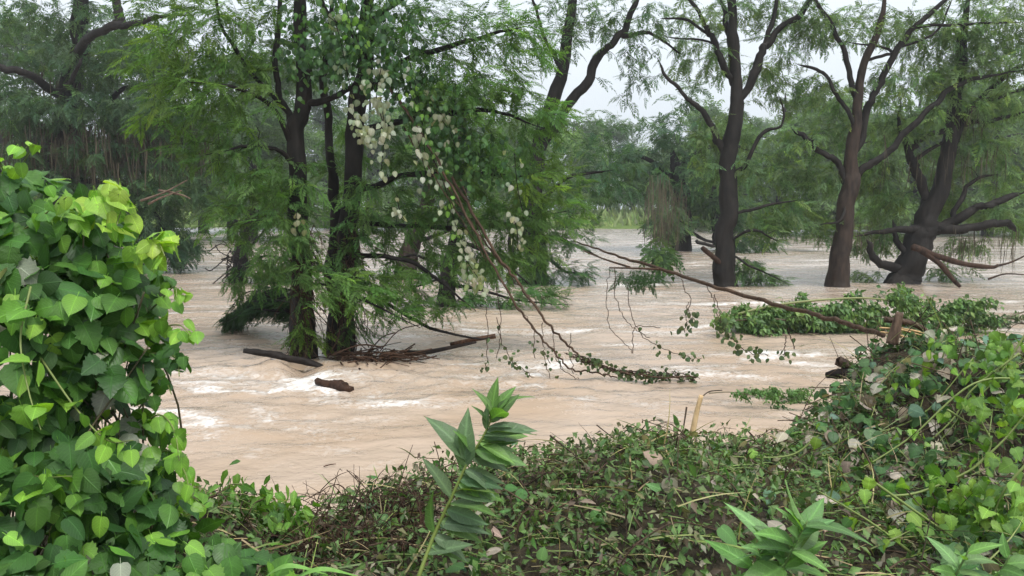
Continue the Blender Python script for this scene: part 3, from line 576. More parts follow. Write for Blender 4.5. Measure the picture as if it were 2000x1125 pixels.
# middle distance tree with curtains of moss, left of the upright tree
d = 46
grow('cypress_tree', 'drooping mossy cypress in mid-river, left of the upright dark trunk', G(1330, 482), [
    A([(1332, 484, .5), (1330, 400, .45), (1322, 330, .3), (1312, 285, .08)], d), A([(1400, 482, .35), (1395, 420, .3), (1390, 330, .2)], d + 1), A([(1325, 360, .2), (1260, 310, .14), (1190, 330, .06)], d), A([(1325, 330, .2), (1400, 280, .14), (1480, 300, .06)], d),
    A([(1330, 440, .15), (1380, 470, .1), (1450, 480, .05)], d - 1), A([(1360, 470, .12), (1400, 482, .1)], d - 3)],
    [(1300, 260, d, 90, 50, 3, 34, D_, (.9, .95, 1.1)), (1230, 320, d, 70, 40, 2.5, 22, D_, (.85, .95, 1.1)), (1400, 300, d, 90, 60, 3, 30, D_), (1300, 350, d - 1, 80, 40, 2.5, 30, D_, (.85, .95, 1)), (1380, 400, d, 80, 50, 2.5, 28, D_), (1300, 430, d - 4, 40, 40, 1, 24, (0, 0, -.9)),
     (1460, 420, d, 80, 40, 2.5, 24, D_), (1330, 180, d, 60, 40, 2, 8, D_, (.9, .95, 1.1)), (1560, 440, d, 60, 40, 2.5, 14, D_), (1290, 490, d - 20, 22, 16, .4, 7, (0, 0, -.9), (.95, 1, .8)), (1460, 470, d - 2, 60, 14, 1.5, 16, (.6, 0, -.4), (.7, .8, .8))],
    (.066, .12, .06), far=True, size=(.7, 1.2), step=.3, moss=[(1262, 1345, 340, 440, d - 6, 1.6, 60, 1.5), (1270, 1310, 440, 470, d - 18, .5, 14, .6)])

# ------------------------------------------------------------------ trees of the far side: a few shapes, copied
def far_tree(seed, h, col, w=1.0):
    g = np.random.default_rng(seed); tr = MB(); cr = MB(); tw = MB()
    s = smooth([[0, 0, -1, .38], [.1, .1, h * .3, .3], [.3, 0, h * .6, .2], [.2, .2, h * .95, .05]], 5); tr.tube(s[:, :3], s[:, 3], 8, (1, 1, 1), .1)
    Rs, Ss, Ts, Cs = [], [], [], []
    for k in range(26):
        z = h * g.uniform(.12, .95); a = g.uniform(0, 2 * math.pi); L = w * h * .42 * (1.1 - .55 * (z / h)) * g.uniform(.7, 1.15); o = np.array([.25, .05, z])
        e = o + [math.cos(a) * L, math.sin(a) * L, g.uniform(-.06, .22) * L]; b = smooth([o, (o + e) / 2 + [0, 0, .12 * L], e], 5); tw.tube(b, np.linspace(.1, .02, len(b)), 4, (1, 1, 1), 0, False)
        n = 75; t = g.random(n) ** .6; p = o + (e - o) * t[:, None] + [0, 0, .12 * L] * np.sin(math.pi * t)[:, None] + g.normal(0, 1, (n, 3)) * [.75, .75, .42]
        dd = nrm(nrm(e - o) * .6 + g.normal(0, .6, (n, 3)) + [0, 0, -.35]); Rs.append(frames(dd, nrm(np.array([0, 0, 1.]) + g.normal(0, .4, (n, 3))))); Ss.append(g.uniform(.7, 1.3, n)); Ts.append(p)
        Cs.append(np.array(col) * g.uniform(.75, 1.25) * g.uniform(.8, 1.2, (n, 1)))
    R, S, T, C = map(np.concatenate, (Rs, Ss, Ts, Cs)); cr.inst(spray_tm(seed + 60, 5, 55, .06, .3, .25), R, S, T, C)
    out = [('trunk', tr.mesh('trunk', True), M_BARK, 0), ('branches', tw.mesh('branches'), M_BARK, 1), ('crown', cr.mesh('crown'), M_NEEDLE, 1)]
    for nme, me, mt, st in out: me.materials.append(mt)
    return out
FT = [far_tree(1, 11, (.09, .155, .07)), far_tree(2, 9.5, (.10, .17, .07)), far_tree(3, 13, (.075, .13, .065)), far_tree(4, 8, (.12, .2, .07), 1.2)]
FAR = [(20, 445, 70, 2, 1.1), (100, 440, 86, 1, 1), (230, 440, 74, 2, 1), (330, 438, 92, 0, 1), (395, 445, 80, 3, 1), (452, 468, 62, 0, .9), (492, 472, 59, 2, .8), (560, 440, 92, 1, 1), (640, 440, 100, 2, 1.1), (720, 440, 90, 0, 1), (800, 440, 104, 1, 1),
       (880, 440, 96, 2, 1), (960, 440, 106, 0, 1), (1040, 440, 92, 3, 1), (1120, 437, 112, 1, 1), (1185, 436, 118, 2, .8), (1235, 434, 140, 3, 1), (1290, 436, 112, 0, .9), (1370, 440, 98, 1, 1), (1440, 440, 88, 3, 1), (1520, 450, 78, 0, .95), (1590, 445, 92, 2, .9),
       (1650, 455, 70, 1, .9), (1720, 445, 84, 3, 1.1), (1790, 450, 76, 0, 1), (1860, 445, 90, 2, 1), (1930, 455, 72, 1, 1.05), (2010, 450, 80, 3, 1.2), (2090, 450, 76, 0, 1), (-70, 450, 74, 2, 1), (1460, 436, 130, 2, 1), (1700, 436, 130, 0, 1.1), (1900, 436, 130, 2, 1.1)]
WH = ['trunk bare at the waterline', 'pale and feathery', 'dark and dense', 'bright and low', 'tall and open']
for n_, (px, py, dd, v, s) in enumerate(FAR):
    z = 0 if dd < 92 else 1.0
    b = P(px, HORIZON + 2, dd); b[2] = z
    where = 'behind the moss curtains' if px < 430 else 'behind the vine-draped clump' if px < 1000 else 'in the gap beside the open water' if px < 1330 else 'behind the upright dark trunk' if px < 1560 else 'behind the wide open fork' if px < 1740 else 'behind the low-forking tree'
    order = sorted([q for q in FAR], key=lambda q: q[0]).index((px, py, dd, v, s)) + 1
    t = thing('bank_tree', b, f'{["mid-green", "pale feathery", "dark tall", "bright low"][v]} distant tree, {order}{"st" if order % 10 == 1 and order != 11 else "nd" if order % 10 == 2 and order != 12 else "rd" if order % 10 == 3 and order != 13 else "th"} from the left, {where}', 'tree', 'trees along the far bank')
    t.rotation_euler.z = rng.uniform(0, 6.28); t.scale = (s * 1.35, s * 1.35, s * 1.35 * rng.uniform(.9, 1.1))
    for nme, me, mt, stf in FT[v]:
        o = link(nme, me, mt, t)
        if stf: o['kind'] = 'stuff'
# ------------------------------------------------------------------ leaf shapes
def rows_leaf(mid, edge, fold=.25, droop=.25, petiole=.25, wave=0., seed=0, curl=0.):
    g = np.random.default_rng(seed); V = []; mul = []
    for (mx, (ex, w)) in zip(mid, edge):
        zm = -droop * mx * mx
        for s in (-1, 0, 1):
            if s == 0: V.append((mx, 0, zm)); mul.append(1.18)
            else:
                V.append((ex, s * w, -droop * ex * ex + fold * w - curl * w * w * 3 + g.normal(0, wave))); mul.append(.93 + g.normal(0, .04))
    n = len(mid); F = []
    for k in range(n - 1):
        a = 3 * k; F += [(a, a + 1, a + 4, a + 3), (a + 1, a + 2, a + 5, a + 4)]
    if petiole:
        k = len(V); V += [(-petiole, -.012, petiole * .3), (-petiole, .012, petiole * .3), (.02, .012, .0), (.02, -.012, 0)]; mul += [1.1] * 4; F.append((k, k + 3, k + 2, k + 1))
    F = np.array(F)[:, ::-1]
    return np.array(V, float), [F], np.array(mul)
def heart_tm(seed, fold=.22, droop=.3, fat=1.0, wave=.015):
    e = [(-.07, .10), (-.03, .32), (.15, .45), (.40, .46), (.64, .37), (.84, .22), (1, .02)]
    return rows_leaf([0, .06, .22, .45, .68, .87, 1.05], [(a, b * fat) for a, b in e], fold, droop, .3, wave, seed, .28)
def tooth_tm(seed, fold=.18, droop=.35):
    e = [(-.1, .08), (-.06, .34), (.14, .40), (.12, .55), (.32, .45), (.36, .55), (.52, .38), (.6, .42), (.72, .22), (.8, .22), (1, .004)]
    return rows_leaf([0, .06, .16, .24, .35, .44, .55, .65, .76, .85, 1], e, fold, droop, .3, .02, seed)
def lobed_tm(seed, fold=.15, droop=.3):           # grape-like leaf with three lobes
    e = [(-.10, .06), (-.13, .30), (-.02, .44), (.10, .58), (.28, .60), (.36, .50), (.44, .40), (.60, .40), (.76, .26), (.88, .14), (1, .01)]
    return rows_leaf([0, .04, .12, .2, .28, .36, .46, .6, .75, .88, 1], e, fold, droop, .35, .03, seed)
def lance_tm(seed, fold=.3, droop=.3, w=.15, wave=.01):
    e = [(0, .012), (.1, .5 * w), (.25, .88 * w), (.42, w), (.6, .85 * w), (.78, .55 * w), (.92, .2 * w), (1, .003)]
    return rows_leaf([0, .1, .25, .42, .6, .78, .92, 1], e, fold, droop, .1, wave, seed)
def small_tm(seed, w=.24, droop=.25):
    return rows_leaf([0, .3, .65, 1], [(0, .02), (.28, w), (.65, w * .8), (1, .004)], .25, droop, 0, .02, seed)
HEART = [heart_tm(1, .16, .2), heart_tm(2, .3, .35, .95), heart_tm(3, .1, .45, 1.08), heart_tm(7, .2, .3, 1.0, .03), tooth_tm(4, .14, .25), tooth_tm(5, .25, .4)]
LOBED = [lobed_tm(11), tooth_tm(12, .3, .5), heart_tm(13, .15, .4, 1.05, .04), tooth_tm(14), tooth_tm(15, .1, .6)]
TINY = [rows_leaf([0, .45, 1], [(0, .03), (.42, w_), (1, .01)], .25, dr_, 0, .03, q_) for q_, w_, dr_ in ((24, .26, .3), (25, .33, .5), (26, .2, .1))]
SMALL = [small_tm(21), small_tm(22, .3, .45), small_tm(23, .18, .1)]
LANCE = [lance_tm(31, .3, .35, .19, .012), lance_tm(32, .2, .6, .23, .014), lance_tm(33, .45, .15, .15, .01), lance_tm(34, .15, .85, .19, .015)]
def scatter(mb, tms, R, S, T, C):
    k = rng.integers(0, len(tms), len(T))
    for a in range(len(tms)):
        w = k == a; mb.inst(tms[a], R[w], S[w], T[w], C[w])
def split_leaves(t, tms, R, S, T, C, mat, most=290, rank=None, stuff_name='foliage'):
    k = rng.integers(0, len(tms), len(T)); rank = np.linalg.norm(T - CAMP, axis=1) / S if rank is None else rank
    o = np.argsort(rank); a, b = o[:most], o[most:]
    leaf_objects(t, tms, k[a], R[a], S[a], T[a], np.round(C[a] * 50) / 50 if mat is None else C[a], mat)
    m = MB()
    for q in range(len(tms)):
        w = b[k[b] == q]; m.inst(tms[q], R[w], S[w], T[w], C[w])
    build(m, stuff_name, mat, t, True, True)
def pick(n, cols, p=None, jit=.18):
    c = np.array(cols)[rng.choice(len(cols), n, p=p)]; return c * rng.uniform(1 - jit, 1 + jit, (n, 1)) * rng.uniform(.94, 1.06, (n, 3))

# ------------------------------------------------------------------ the vine thicket on the left
BL = [(-60, 520, 3.1, 160, 190, .40), (30, 420, 3.1, 85, 105, .30), (110, 500, 3.05, 100, 110, .32), (190, 470, 3.1, 60, 75, .22), (180, 590, 3.0, 110, 110, .35), (265, 560, 3.05, 50, 70, .22), (60, 660, 2.9, 150, 130, .40), (240, 690, 3.0, 85, 80, .28),
      (120, 780, 2.95, 100, 60, .3), (40, 860, 2.85, 130, 90, .4), (170, 900, 2.85, 120, 80, .36), (265, 880, 3.0, 70, 80, .28), (90, 1000, 2.7, 170, 90, .4), (250, 1000, 2.8, 110, 70, .3), (120, 1110, 2.55, 220, 80, .35), (330, 1090, 2.75, 130, 70, .3), (470, 1120, 2.9, 110, 45, .25)]
t = thing('vine_thicket', [-1.75, 2.9, bank_z(-1.75, 2.9)], 'tall thicket of bright green broad-leaved vines on the near bank', 'vine')
Rs, Ss, Ts, Cs = [], [], [], []
def leaf_at(T, nor, size, C, hang=.75):
    n = len(T); nor = nrm(nor * .55 + np.array([0, -.25, .75]) + rng.normal(0, .42, (n, 3)))
    tip = nrm(np.array([.15, -.15, -hang]) + nor * .35 + rng.normal(0, .5, (n, 3)))
    Rs.append(frames(tip, nor)); Ss.append(size); Ts.append(T); Cs.append(C)
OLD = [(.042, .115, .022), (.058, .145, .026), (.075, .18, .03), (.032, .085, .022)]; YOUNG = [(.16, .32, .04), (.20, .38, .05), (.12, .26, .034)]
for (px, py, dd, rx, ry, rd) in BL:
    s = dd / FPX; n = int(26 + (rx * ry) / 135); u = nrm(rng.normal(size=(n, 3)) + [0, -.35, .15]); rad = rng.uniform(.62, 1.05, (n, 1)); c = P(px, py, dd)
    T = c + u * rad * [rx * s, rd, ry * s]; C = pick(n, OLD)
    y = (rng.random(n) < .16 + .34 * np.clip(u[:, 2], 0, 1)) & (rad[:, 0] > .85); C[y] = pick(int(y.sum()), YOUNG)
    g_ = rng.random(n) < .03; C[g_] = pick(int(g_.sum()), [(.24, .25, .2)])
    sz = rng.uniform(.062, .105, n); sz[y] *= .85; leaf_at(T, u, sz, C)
stems = MB()
# shoots that stick out of the thicket, with their own leaves
SH = [([(20, 420), (30, 350), (50, 310), (66, 283)], 3.0, 9, .055, 1), ([(10, 380), (5, 330), (-10, 300)], 3.0, 8, .06, 1), ([(150, 440), (190, 395), (215, 372), (232, 380)], 2.95, 20, .085, 2), ([(190, 400), (215, 370), (238, 395), (228, 440)], 2.95, 16, .08, 2), ([(230, 520), (275, 490), (305, 470), (322, 500)], 2.95, 24, .075, 2),
      ([(260, 640), (310, 590), (340, 560), (345, 580)], 3.0, 12, .055, 1), ([(260, 650), (310, 640), (350, 635), (372, 655)], 2.95, 14, .06, 1), ([(250, 700), (310, 690), (345, 700), (350, 735)], 2.95, 12, .06, 0), ([(270, 800), (300, 760), (320, 740), (335, 770)], 3.0, 8, .06, 0),
      ([(270, 840), (310, 810), (340, 840), (350, 900)], 2.9, 12, .06, 1), ([(290, 900), (330, 880), (360, 920), (370, 960)], 2.9, 14, .065, 1), ([(60, 560), (40, 660), (55, 760), (80, 840)], 2.55, 10, .085, 1), ([(80, 700), (150, 800), (210, 860), (260, 860)], 2.6, 12, .06, 1),
      ([(10, 470), (60, 440), (110, 400), (130, 385)], 2.9, 12, .06, 1), ([(0, 900), (70, 930), (140, 930)], 2.6, 8, .07, 1), ([(200, 1010), (300, 1000), (370, 975), (400, 990)], 3.0, 14, .06, 1)]
for pts, dd, n, sz, kind in SH:
    s = smooth([P(a, b, dd + .1 - .1 * i) for i, (a, b) in enumerate(pts)], 6); stems.tube(s, np.linspace(.0042, .0018, len(s)), 5, (.16, .20, .06))
    i = np.clip((np.sort(rng.random(n)) ** .7 * (len(s) - 1)).astype(int), 1, len(s) - 1); T = s[i] + rng.normal(0, .022, (n, 3)); tt = i / len(s)
    C = pick(n, YOUNG if kind else OLD); 
    if kind == 2: C = pick(n, [(.26, .40, .05), (.2, .36, .045), (.16, .32, .04)])
    leaf_at(T, rng.normal(0, .5, (n, 3)) + [0, -.3, .3], rng.uniform(.8, 1.15, n) * sz * (1.1 - .35 * tt), C, .9 if kind else .7)
for k in range(46):                              # old woody canes inside
    a = np.array([rng.uniform(-2.6, -1.25), rng.uniform(2.7, 3.5), .7]); b = P(rng.uniform(-40, 300), rng.uniform(420, 900), rng.uniform(2.85, 3.3)); s = smooth([a, (a + b) / 2 + rng.normal(0, .12, 3), b], 6)
    stems.tube(s, np.linspace(.007, .003, len(s)), 5, (.09, .075, .04))
build(stems, 'stems', M_STEM, t, True)
R, S, T, C = map(np.concatenate, (Rs, Ss, Ts, Cs)); T = T.copy()
pr = (T - CAMP) @ np.array([[1, 0, 0], FW, UP]).T; vis = (np.abs(pr[:, 0] / pr[:, 1]) < 1000 / FPX) & (np.abs(pr[:, 2] / pr[:, 1]) < 563 / FPX)
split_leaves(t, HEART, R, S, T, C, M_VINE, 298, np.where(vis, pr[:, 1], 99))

# small-leaved clump that leans over the water right of the thicket
t = thing('leafy_clump', [-1.6, 3.9, bank_z(-1.6, 3.9)], 'light green clump of narrow drooping leaflets between the thicket and the brown water', 'plant')
st = MB(); Rs, Ss, Ts, Cs = [], [], [], []
for (a, b) in [((400, 1010), (390, 960)), ((420, 1030), (440, 965)), ((450, 1030), (480, 945)), ((470, 1040), (500, 975)), ((500, 1040), (530, 955)), ((480, 1050), (560, 975)), ((430, 1060), (520, 1000)), ((500, 1060), (585, 985)), ((400, 1060), (450, 1010)), ((380, 1040), (350, 985)), ((540, 1050), (592, 995))]:
    s = smooth([P(*a, 3.95), (P(*a, 3.95) + P(*b, 4.0)) / 2 + rng.normal(0, .03, 3), P(*b, 4.0)], 8); st.tube(s, .004, 5, (.14, .17, .05)); n = 46
    i = rng.integers(2, len(s), n); T = s[i] + rng.normal(0, .045, (n, 3)); d_ = nrm(rng.normal(0, .55, (n, 3)) + [.1, -.1, -.9]); Rs.append(frames(d_, nrm(rng.normal(0, .5, (n, 3)) + [0, -.5, .6]))); Ss.append(rng.uniform(.05, .085, n)); Ts.append(T); Cs.append(pick(n, [(.09, .2, .03), (.13, .26, .04), (.06, .14, .028)]))
build(st, 'stems', M_STEM, t, True); R, S, T, C = map(np.concatenate, (Rs, Ss, Ts, Cs)); split_leaves(t, SMALL, R, S, T, C, M_VINE, 240)

# ------------------------------------------------------------------ debris mat on the bank
def on_bank(n, x0, x1, lift=.02, back=.35, y0=2.3):
    x = rng.uniform(x0, x1, n); yc, zc = crest(x); y = y0 + (yc + back - y0) * rng.random(n) ** .8; z = bank_z(x, y)
    e = .04; gx = (bank_z(x + e, y) - bank_z(x - e, y)) / (2 * e); gy = (bank_z(x, y + e) - bank_z(x, y - e)) / (2 * e)
    nor = nrm(np.stack([-gx, -gy, np.ones(n)], -1)); return np.stack([x, y, z], -1) + nor * (rng.random((n, 1)) ** 1.6) * lift, nor
t = thing('debris_mat', [1.2, 4.2, bank_z(1.2, 4.2)], 'long low mat of torn leaves, grass and twigs heaped along the bank edge', 'debris')
n = 17000; T, nor = on_bank(n, -1.9, 2.6, .15); nn = nrm(nor + rng.normal(0, .55, (n, 3))); d_ = nrm(rng.normal(size=(n, 3)) + [.3, -.3, -.25])
mb = MB(); C = pick(n, [(.055, .105, .03), (.08, .15, .038), (.11, .18, .06), (.14, .14, .07), (.08, .062, .04), (.2, .19, .13)], [.26, .26, .18, .12, .12, .06], .3)
scatter(mb, TINY, frames(d_, nn), rng.uniform(.026, .062, n), T, C); build(mb, 'leaf_litter', M_DEBRIS, t, True, True)
mb = MB(); n = 1900; T, nor = on_bank(n, -1.9, 2.6, .14); d_ = nrm(rng.normal(size=(n, 3)) * [1, .6, .35] + [.7, 0, .05]); C = pick(n, [(.15, .2, .055), (.11, .17, .045), (.25, .23, .10), (.28, .22, .12)], [.3, .25, .25, .2], .3)
mb.inst(blade_tm(5, .011, .3), frames(d_, nrm(nor + rng.normal(0, .4, (n, 3)))), rng.uniform(.1, .38, n), T, C); build(mb, 'grass_blades', M_DEBRIS, t, True)
mb = MB(); n = 420; T, nor = on_bank(n, -1.7, 2.6, .12)
for p, q in zip(T, nor):
    v = nrm(rng.normal(size=3) * [1, .6, .4] + [.5, 0, .1]) * rng.uniform(.15, .55); s = smooth([p - v * .5, p + rng.normal(0, .05, 3) + q * .03, p + v * .5], 4); mb.tube(s, np.linspace(.0045, .0015, len(s)) * rng.uniform(.6, 1.4), 4, rng.uniform(.5, 1.3) * np.array([1, .92, .85]), 0, False)
# springy dark twigs at the water edge
for k in range(330):
    a = P(rng.uniform(590, 900), rng.uniform(1000, 1120), rng.uniform(3.7, 4.3)); a[2] = bank_z(a[0], a[1]) + .03
    v = nrm(rng.normal(size=3) * [1, .7, .4] + [.3, .1, .12]) * rng.uniform(.12, .42); s = smooth([a, a + v * .4 + rng.normal(0, .04, 3) + [0, 0, .03], a + v * .75 + rng.normal(0, .04, 3), a + v + rng.normal(0, .05, 3)], 3); mb.tube(s, np.linspace(.0035, .0012, len(s)), 4, (.8, .65, .58), 0, False)
build(mb, 'twigs', M_TWIG, t, True)
# upright sprigs along the crest
mb = MB(); st = MB(); Rs, Ss, Ts, Cs = [], [], [], []
for k in range(430):
    x = rng.uniform(-.3, 2.7); yc, zc = crest(x); y = yc + rng.uniform(-.35, .12) if k % 2 else yc - rng.uniform(.2, 1.9); z = bank_z(x, y); L = rng.uniform(.05, .16); p = np.array([x, y, float(z)]); v = nrm(rng.normal(0, .45, 3) + [.2, 0, 1]) * L
    s = smooth([p, p + v * .6 + rng.normal(0, .01, 3), p + v + [0, 0, -.02]], 4); st.tube(s, .0016, 4, (.12, .13, .06), 0, False); n = 13; i = rng.integers(1, len(s), n)
    Ts.append(s[i] + rng.normal(0, .006, (n, 3))); Rs.append(frames(nrm(rng.normal(size=(n, 3)) + [0, 0, -.1]), nrm(rng.normal(0, .5, (n, 3)) + [0, -.2, 1]))); Ss.append(rng.uniform(.014, .036, n)); Cs.append(pick(n, [(.08, .16, .04), (.12, .2, .055), (.15, .2, .08)], None, .25))
R, S, T, C = map(np.concatenate, (Rs, Ss, Ts, Cs)); scatter(mb, TINY, R, S, T, C); build(mb, 'sprigs', M_DEBRIS, t, True, True); build(st, 'sprig_stems', M_STEM, t, True)
n = 298; T, nor = on_bank(n, -.9, 2.6, .17); nn = nrm(nor * 1.2 + rng.normal(0, .45, (n, 3))); d_ = nrm(rng.normal(size=(n, 3)) + [.2, -.4, -.3])
split_leaves(t, HEART[:4] + SMALL[:1], frames(d_, nn), rng.uniform(.05, .095, n), T, pick(n, [(.06, .15, .035), (.09, .19, .06), (.33, .29, .23), (.26, .2, .15), (.08, .15, .09)], [.3, .25, .2, .1, .15], .25), M_DEBRIS, 298)

t = thing('debris_mound', [3.1, 5.2, bank_z(3.1, 5.2)], 'high mound of flattened vines and curled grey leaves', 'debris')
n = 9000; T, nor = on_bank(n, 2.2, 5.4, .12); nn = nrm(nor + rng.normal(0, .55, (n, 3))); d_ = nrm(rng.normal(size=(n, 3)) + [.1, -.4, -.5]); mb = MB()
scatter(mb, TINY, frames(d_, nn), rng.uniform(.03, .07, n), T, pick(n, [(.04, .085, .024), (.06, .12, .03), (.075, .13, .055), (.09, .08, .05), (.17, .155, .12)], [.28, .28, .2, .14, .1], .3)); build(mb, 'leaf_litter', M_DEBRIS, t, True, True)
n = 2600; T, nor = on_bank(n, 2.0, 5.4, .17); nn = nrm(nor * .9 + [0, -.15, .2] + rng.normal(0, .45, (n, 3))); d_ = nrm(rng.normal(size=(n, 3)) * .8 + [.1, -.5, -.6])
split_leaves(t, HEART, frames(d_, nn), rng.uniform(.055, .105, n), T, pick(n, [(.04, .10, .03), (.055, .13, .035), (.09, .17, .07), (.34, .31, .25), (.22, .18, .14), (.08, .15, .10)], [.24, .22, .12, .19, .12, .11], .25), M_DEBRIS, 300)
mb = MB(); n = 1500; T, nor = on_bank(n, 2.0, 5.2, .15); d_ = nrm(rng.normal(size=(n, 3)) * [.8, .8, .5] + [.5, .1, .3]); C = pick(n, [(.14, .19, .05), (.2, .23, .08), (.22, .18, .10), (.09, .12, .04)], None, .3)
mb.inst(blade_tm(5, .008, .4), frames(d_, nrm(nor + rng.normal(0, .4, (n, 3)))), rng.uniform(.12, .42, n), T, C); build(mb, 'grass_blades', M_DEBRIS, t, True)
mb = MB(); n = 260; T, nor = on_bank(n, 2.0, 5.0, .14)
for p, q in zip(T, nor):
    v = nrm(rng.normal(size=3) * [1, .6, .7] + [.3, 0, .3]) * rng.uniform(.2, .9); s = smooth([p - v * .5, p + rng.normal(0, .06, 3) + q * .04, p + v * .5], 5); mb.tube(s, np.linspace(.004, .0015, len(s)), 4, rng.uniform(.6, 1.4) * np.array([1, .9, .8]), 0, False)
build(mb, 'twigs', M_TWIG, t, True)

# long green canes lying over the mound, and the vine with bright lobed leaves
t = thing('lobed_vine', [3.6, 4.6, bank_z(3.6, 4.6)], 'fresh yellow-green vine with lobed leaves and looping canes over the mound', 'vine')
Rs, Ss, Ts, Cs = [], [], [], []; k_ = 0
CN = [([(1990, 690), (1900, 760), (1860, 820), (1800, 900), (1760, 960)], 5.0), ([(2020, 740), (1900, 750), (1770, 860), (1640, 930), (1500, 960)], 4.6), ([(1690, 930), (1790, 1000), (1880, 1060), (1940, 1110)], 3.7), ([(1730, 970), (1800, 960), (1900, 915), (1935, 870), (1920, 830), (1905, 800)], 4.0),
      ([(1900, 915), (1960, 860), (2010, 800)], 4.2), ([(1560, 900), (1680, 860), (1800, 810), (1900, 700)], 5.2), ([(1960, 760), (1950, 700), (1965, 660)], 5.3), ([(1820, 760), (1840, 700), (1850, 660)], 5.6), ([(1600, 850), (1540, 890), (1420, 930)], 4.7), ([(1780, 1120), (1700, 1020), (1600, 960)], 3.6),
      ([(2010, 900), (1960, 960), (1930, 1040)], 3.7), ([(2010, 960), (1900, 980), (1850, 1010)], 3.9), ([(2010, 640), (1960, 720), (1900, 790)], 5.0), ([(1850, 800), (1920, 840), (2010, 850)], 4.6)]
for pts, dd in CN:
    w = []
    for a, b in pts:
        p = P(a, b, dd); zb = float(bank_z(p[0], p[1]))
        if p[2] < zb + .04: p = np.array([p[0], p[1], zb + .04])
        w.append(p)
    s = smooth(w, 7); m = MB(); m.tube(s, np.linspace(.0075, .0035, len(s)), 6, (.17, .22, .065)); build(m, 'cane', M_STEM, t, False, True)
    n = 7 if dd > 4.4 else 9; i = rng.integers(0, len(s), n); Ts.append(s[i] + rng.normal(0, .05, (n, 3)) + [0, -.03, .02])
VB = [(1960, 690, 5.2, 30, 40, .1, 26), (1850, 675, 5.5, 30, 25, .1, 18), (1985, 790, 4.5, 45, 55, .15, 44), (1900, 800, 4.6, 50, 50, .15, 22), (1900, 980, 3.8, 70, 50, .2, 80), (1975, 1020, 3.6, 60, 60, .2, 60), (1850, 960, 4.0, 40, 40, .15, 40), (1770, 740, 5.2, 60, 30, .1, 8), (1920, 730, 5.0, 60, 40, .15, 22)]
for px, py, dd, rx, ry, rd, n in VB: Ts.append(P(px, py, dd) + rng.normal(size=(n, 3)) * .55 * [rx * dd / FPX, rd, ry * dd / FPX])
T = np.concatenate(Ts); n = len(T); zb = bank_z(T[:, 0], T[:, 1]); T[:, 2] = np.maximum(T[:, 2], zb + .04)
nn = nrm(rng.normal(0, .45, (n, 3)) + [0, -.45, .8]); d_ = nrm(rng.normal(0, .6, (n, 3)) + [.1, -.2, -.7])
split_leaves(t, LOBED, frames(d_, nn), rng.uniform(.038, .074, n), T, pick(n, [(.10, .20, .032), (.14, .26, .04), (.075, .16, .03), (.18, .31, .05)], None, .2), M_VINE, 300)

# dark bent rods in the hollow
t = thing('rod_bundle', P(1830, 960, 4.35), 'crossed thin dark rods in the hollow under the lobed vine', 'twigs')
for k in range(14):
    a = P(rng.uniform(1815, 1880), rng.uniform(900, 940), 4.3 + rng.uniform(0, .25)); b = P(rng.uniform(1815, 1880), rng.uniform(970, 1030), 4.2 + rng.uniform(0, .25)); m = MB(); m.tube(smooth([a, (a + b) / 2 + rng.normal(0, .01, 3), b], 3), .0035, 5, (.5, .5, .5)); build(m, 'rod', M_BARK, t, False, True)

# ------------------------------------------------------------------ single plants on the bank
def stalk(name, label, pts, dd, leaves, cols, stemcol=(.13, .19, .05), r=.008):
    s = smooth([P(a, b, dd + e) for (a, b, e) in pts], 10); zb = float(bank_z(s[0][0], s[0][1])); s = np.vstack([[s[0][0] - .02, s[0][1], min(zb - .05, s[0][2] - .02)], s])
    t = thing(name, s[0], label, 'plant'); m = MB(); m.tube(s, np.linspace(r, r * .35, len(s)), 7, stemcol); build(m, 'stem', M_STEM, t, False, True)
    R, S, T, C, K = [], [], [], [], []
    for (f, dx, dy, dz, L, k) in leaves:
        i = int(f * (len(s) - 1)); dv = nrm(np.array([dx, dz, dy], float)); R.append(frames(dv[None], nrm(np.array([[.5 * rng.normal() - dv[0] * .3, -.5 + .3 * rng.normal(), .8]])))[0]); S.append(L); T.append(s[i]); K.append(k)
    leaf_objects(t, LANCE, K, np.array(R), np.array(S), np.array(T), np.round(pick(len(S), cols, None, .2), 2), M_VINE)
WEED = [(.08, .16, .045), (.11, .21, .05), (.09, .15, .07)]
g_ = np.random.default_rng(8); lv = []
for k in range(40):
    f = .12 + .88 * (k / 39) ** .8; rt = g_.random() < .74
    if f > .9: dv = (g_.uniform(-.2, .75), g_.uniform(.5, 1), g_.uniform(-.4, .3))
    elif rt: dv = (1, g_.uniform(-.35, .45), g_.uniform(-.6, .3))
    else: dv = (g_.uniform(-.5, .1), g_.uniform(.7, 1), g_.uniform(-.5, .2))
    lv.append((f, *dv, g_.uniform(.12, .21) * (1 if f < .85 else .72), int(g_.integers(0, 4))))
stalk('tall_weed', 'tall broad-leaved weed stalk leaning in front of the brown water', [(818, 1125, -.05), (850, 1040, 0), (885, 965, 0), (915, 900, 0), (945, 850, 0), (968, 800, 0)], 2.9, lv, WEED, (.16, .21, .05), .0085)
def rosette(name, label, px, py, dd, n, L, seed, spread=1.0, cols=((.10, .22, .06), (.13, .27, .065), (.09, .19, .06), (.15, .26, .09))):
    g = np.random.default_rng(seed); lv = []
    for k in range(n):
        f = .1 + .9 * (k + .5) / n; a = (-1 if k % 2 else 1) * g.uniform(.25, 1.5) * (1.25 - .7 * f); lv.append((f, math.sin(a) * spread + g.normal(0, .1), math.cos(a) * .9 + g.normal(0, .2) - .15, g.uniform(-.8, .4), L * g.uniform(.6, 1.15) * (1.1 - .3 * f), int(g.integers(0, 4))))
    stalk(name, label, [(px - 45, py + 95, .05), (px - 20, py + 45, 0), (px + 12, py - 15, -.03)], dd, lv, list(cols), (.12, .19, .06), .007)
rosette('leafy_weed', 'large pale-veined weed with pointed leaves at the front of the debris mat', 1565, 1032, 2.55, 22, .19, 3)
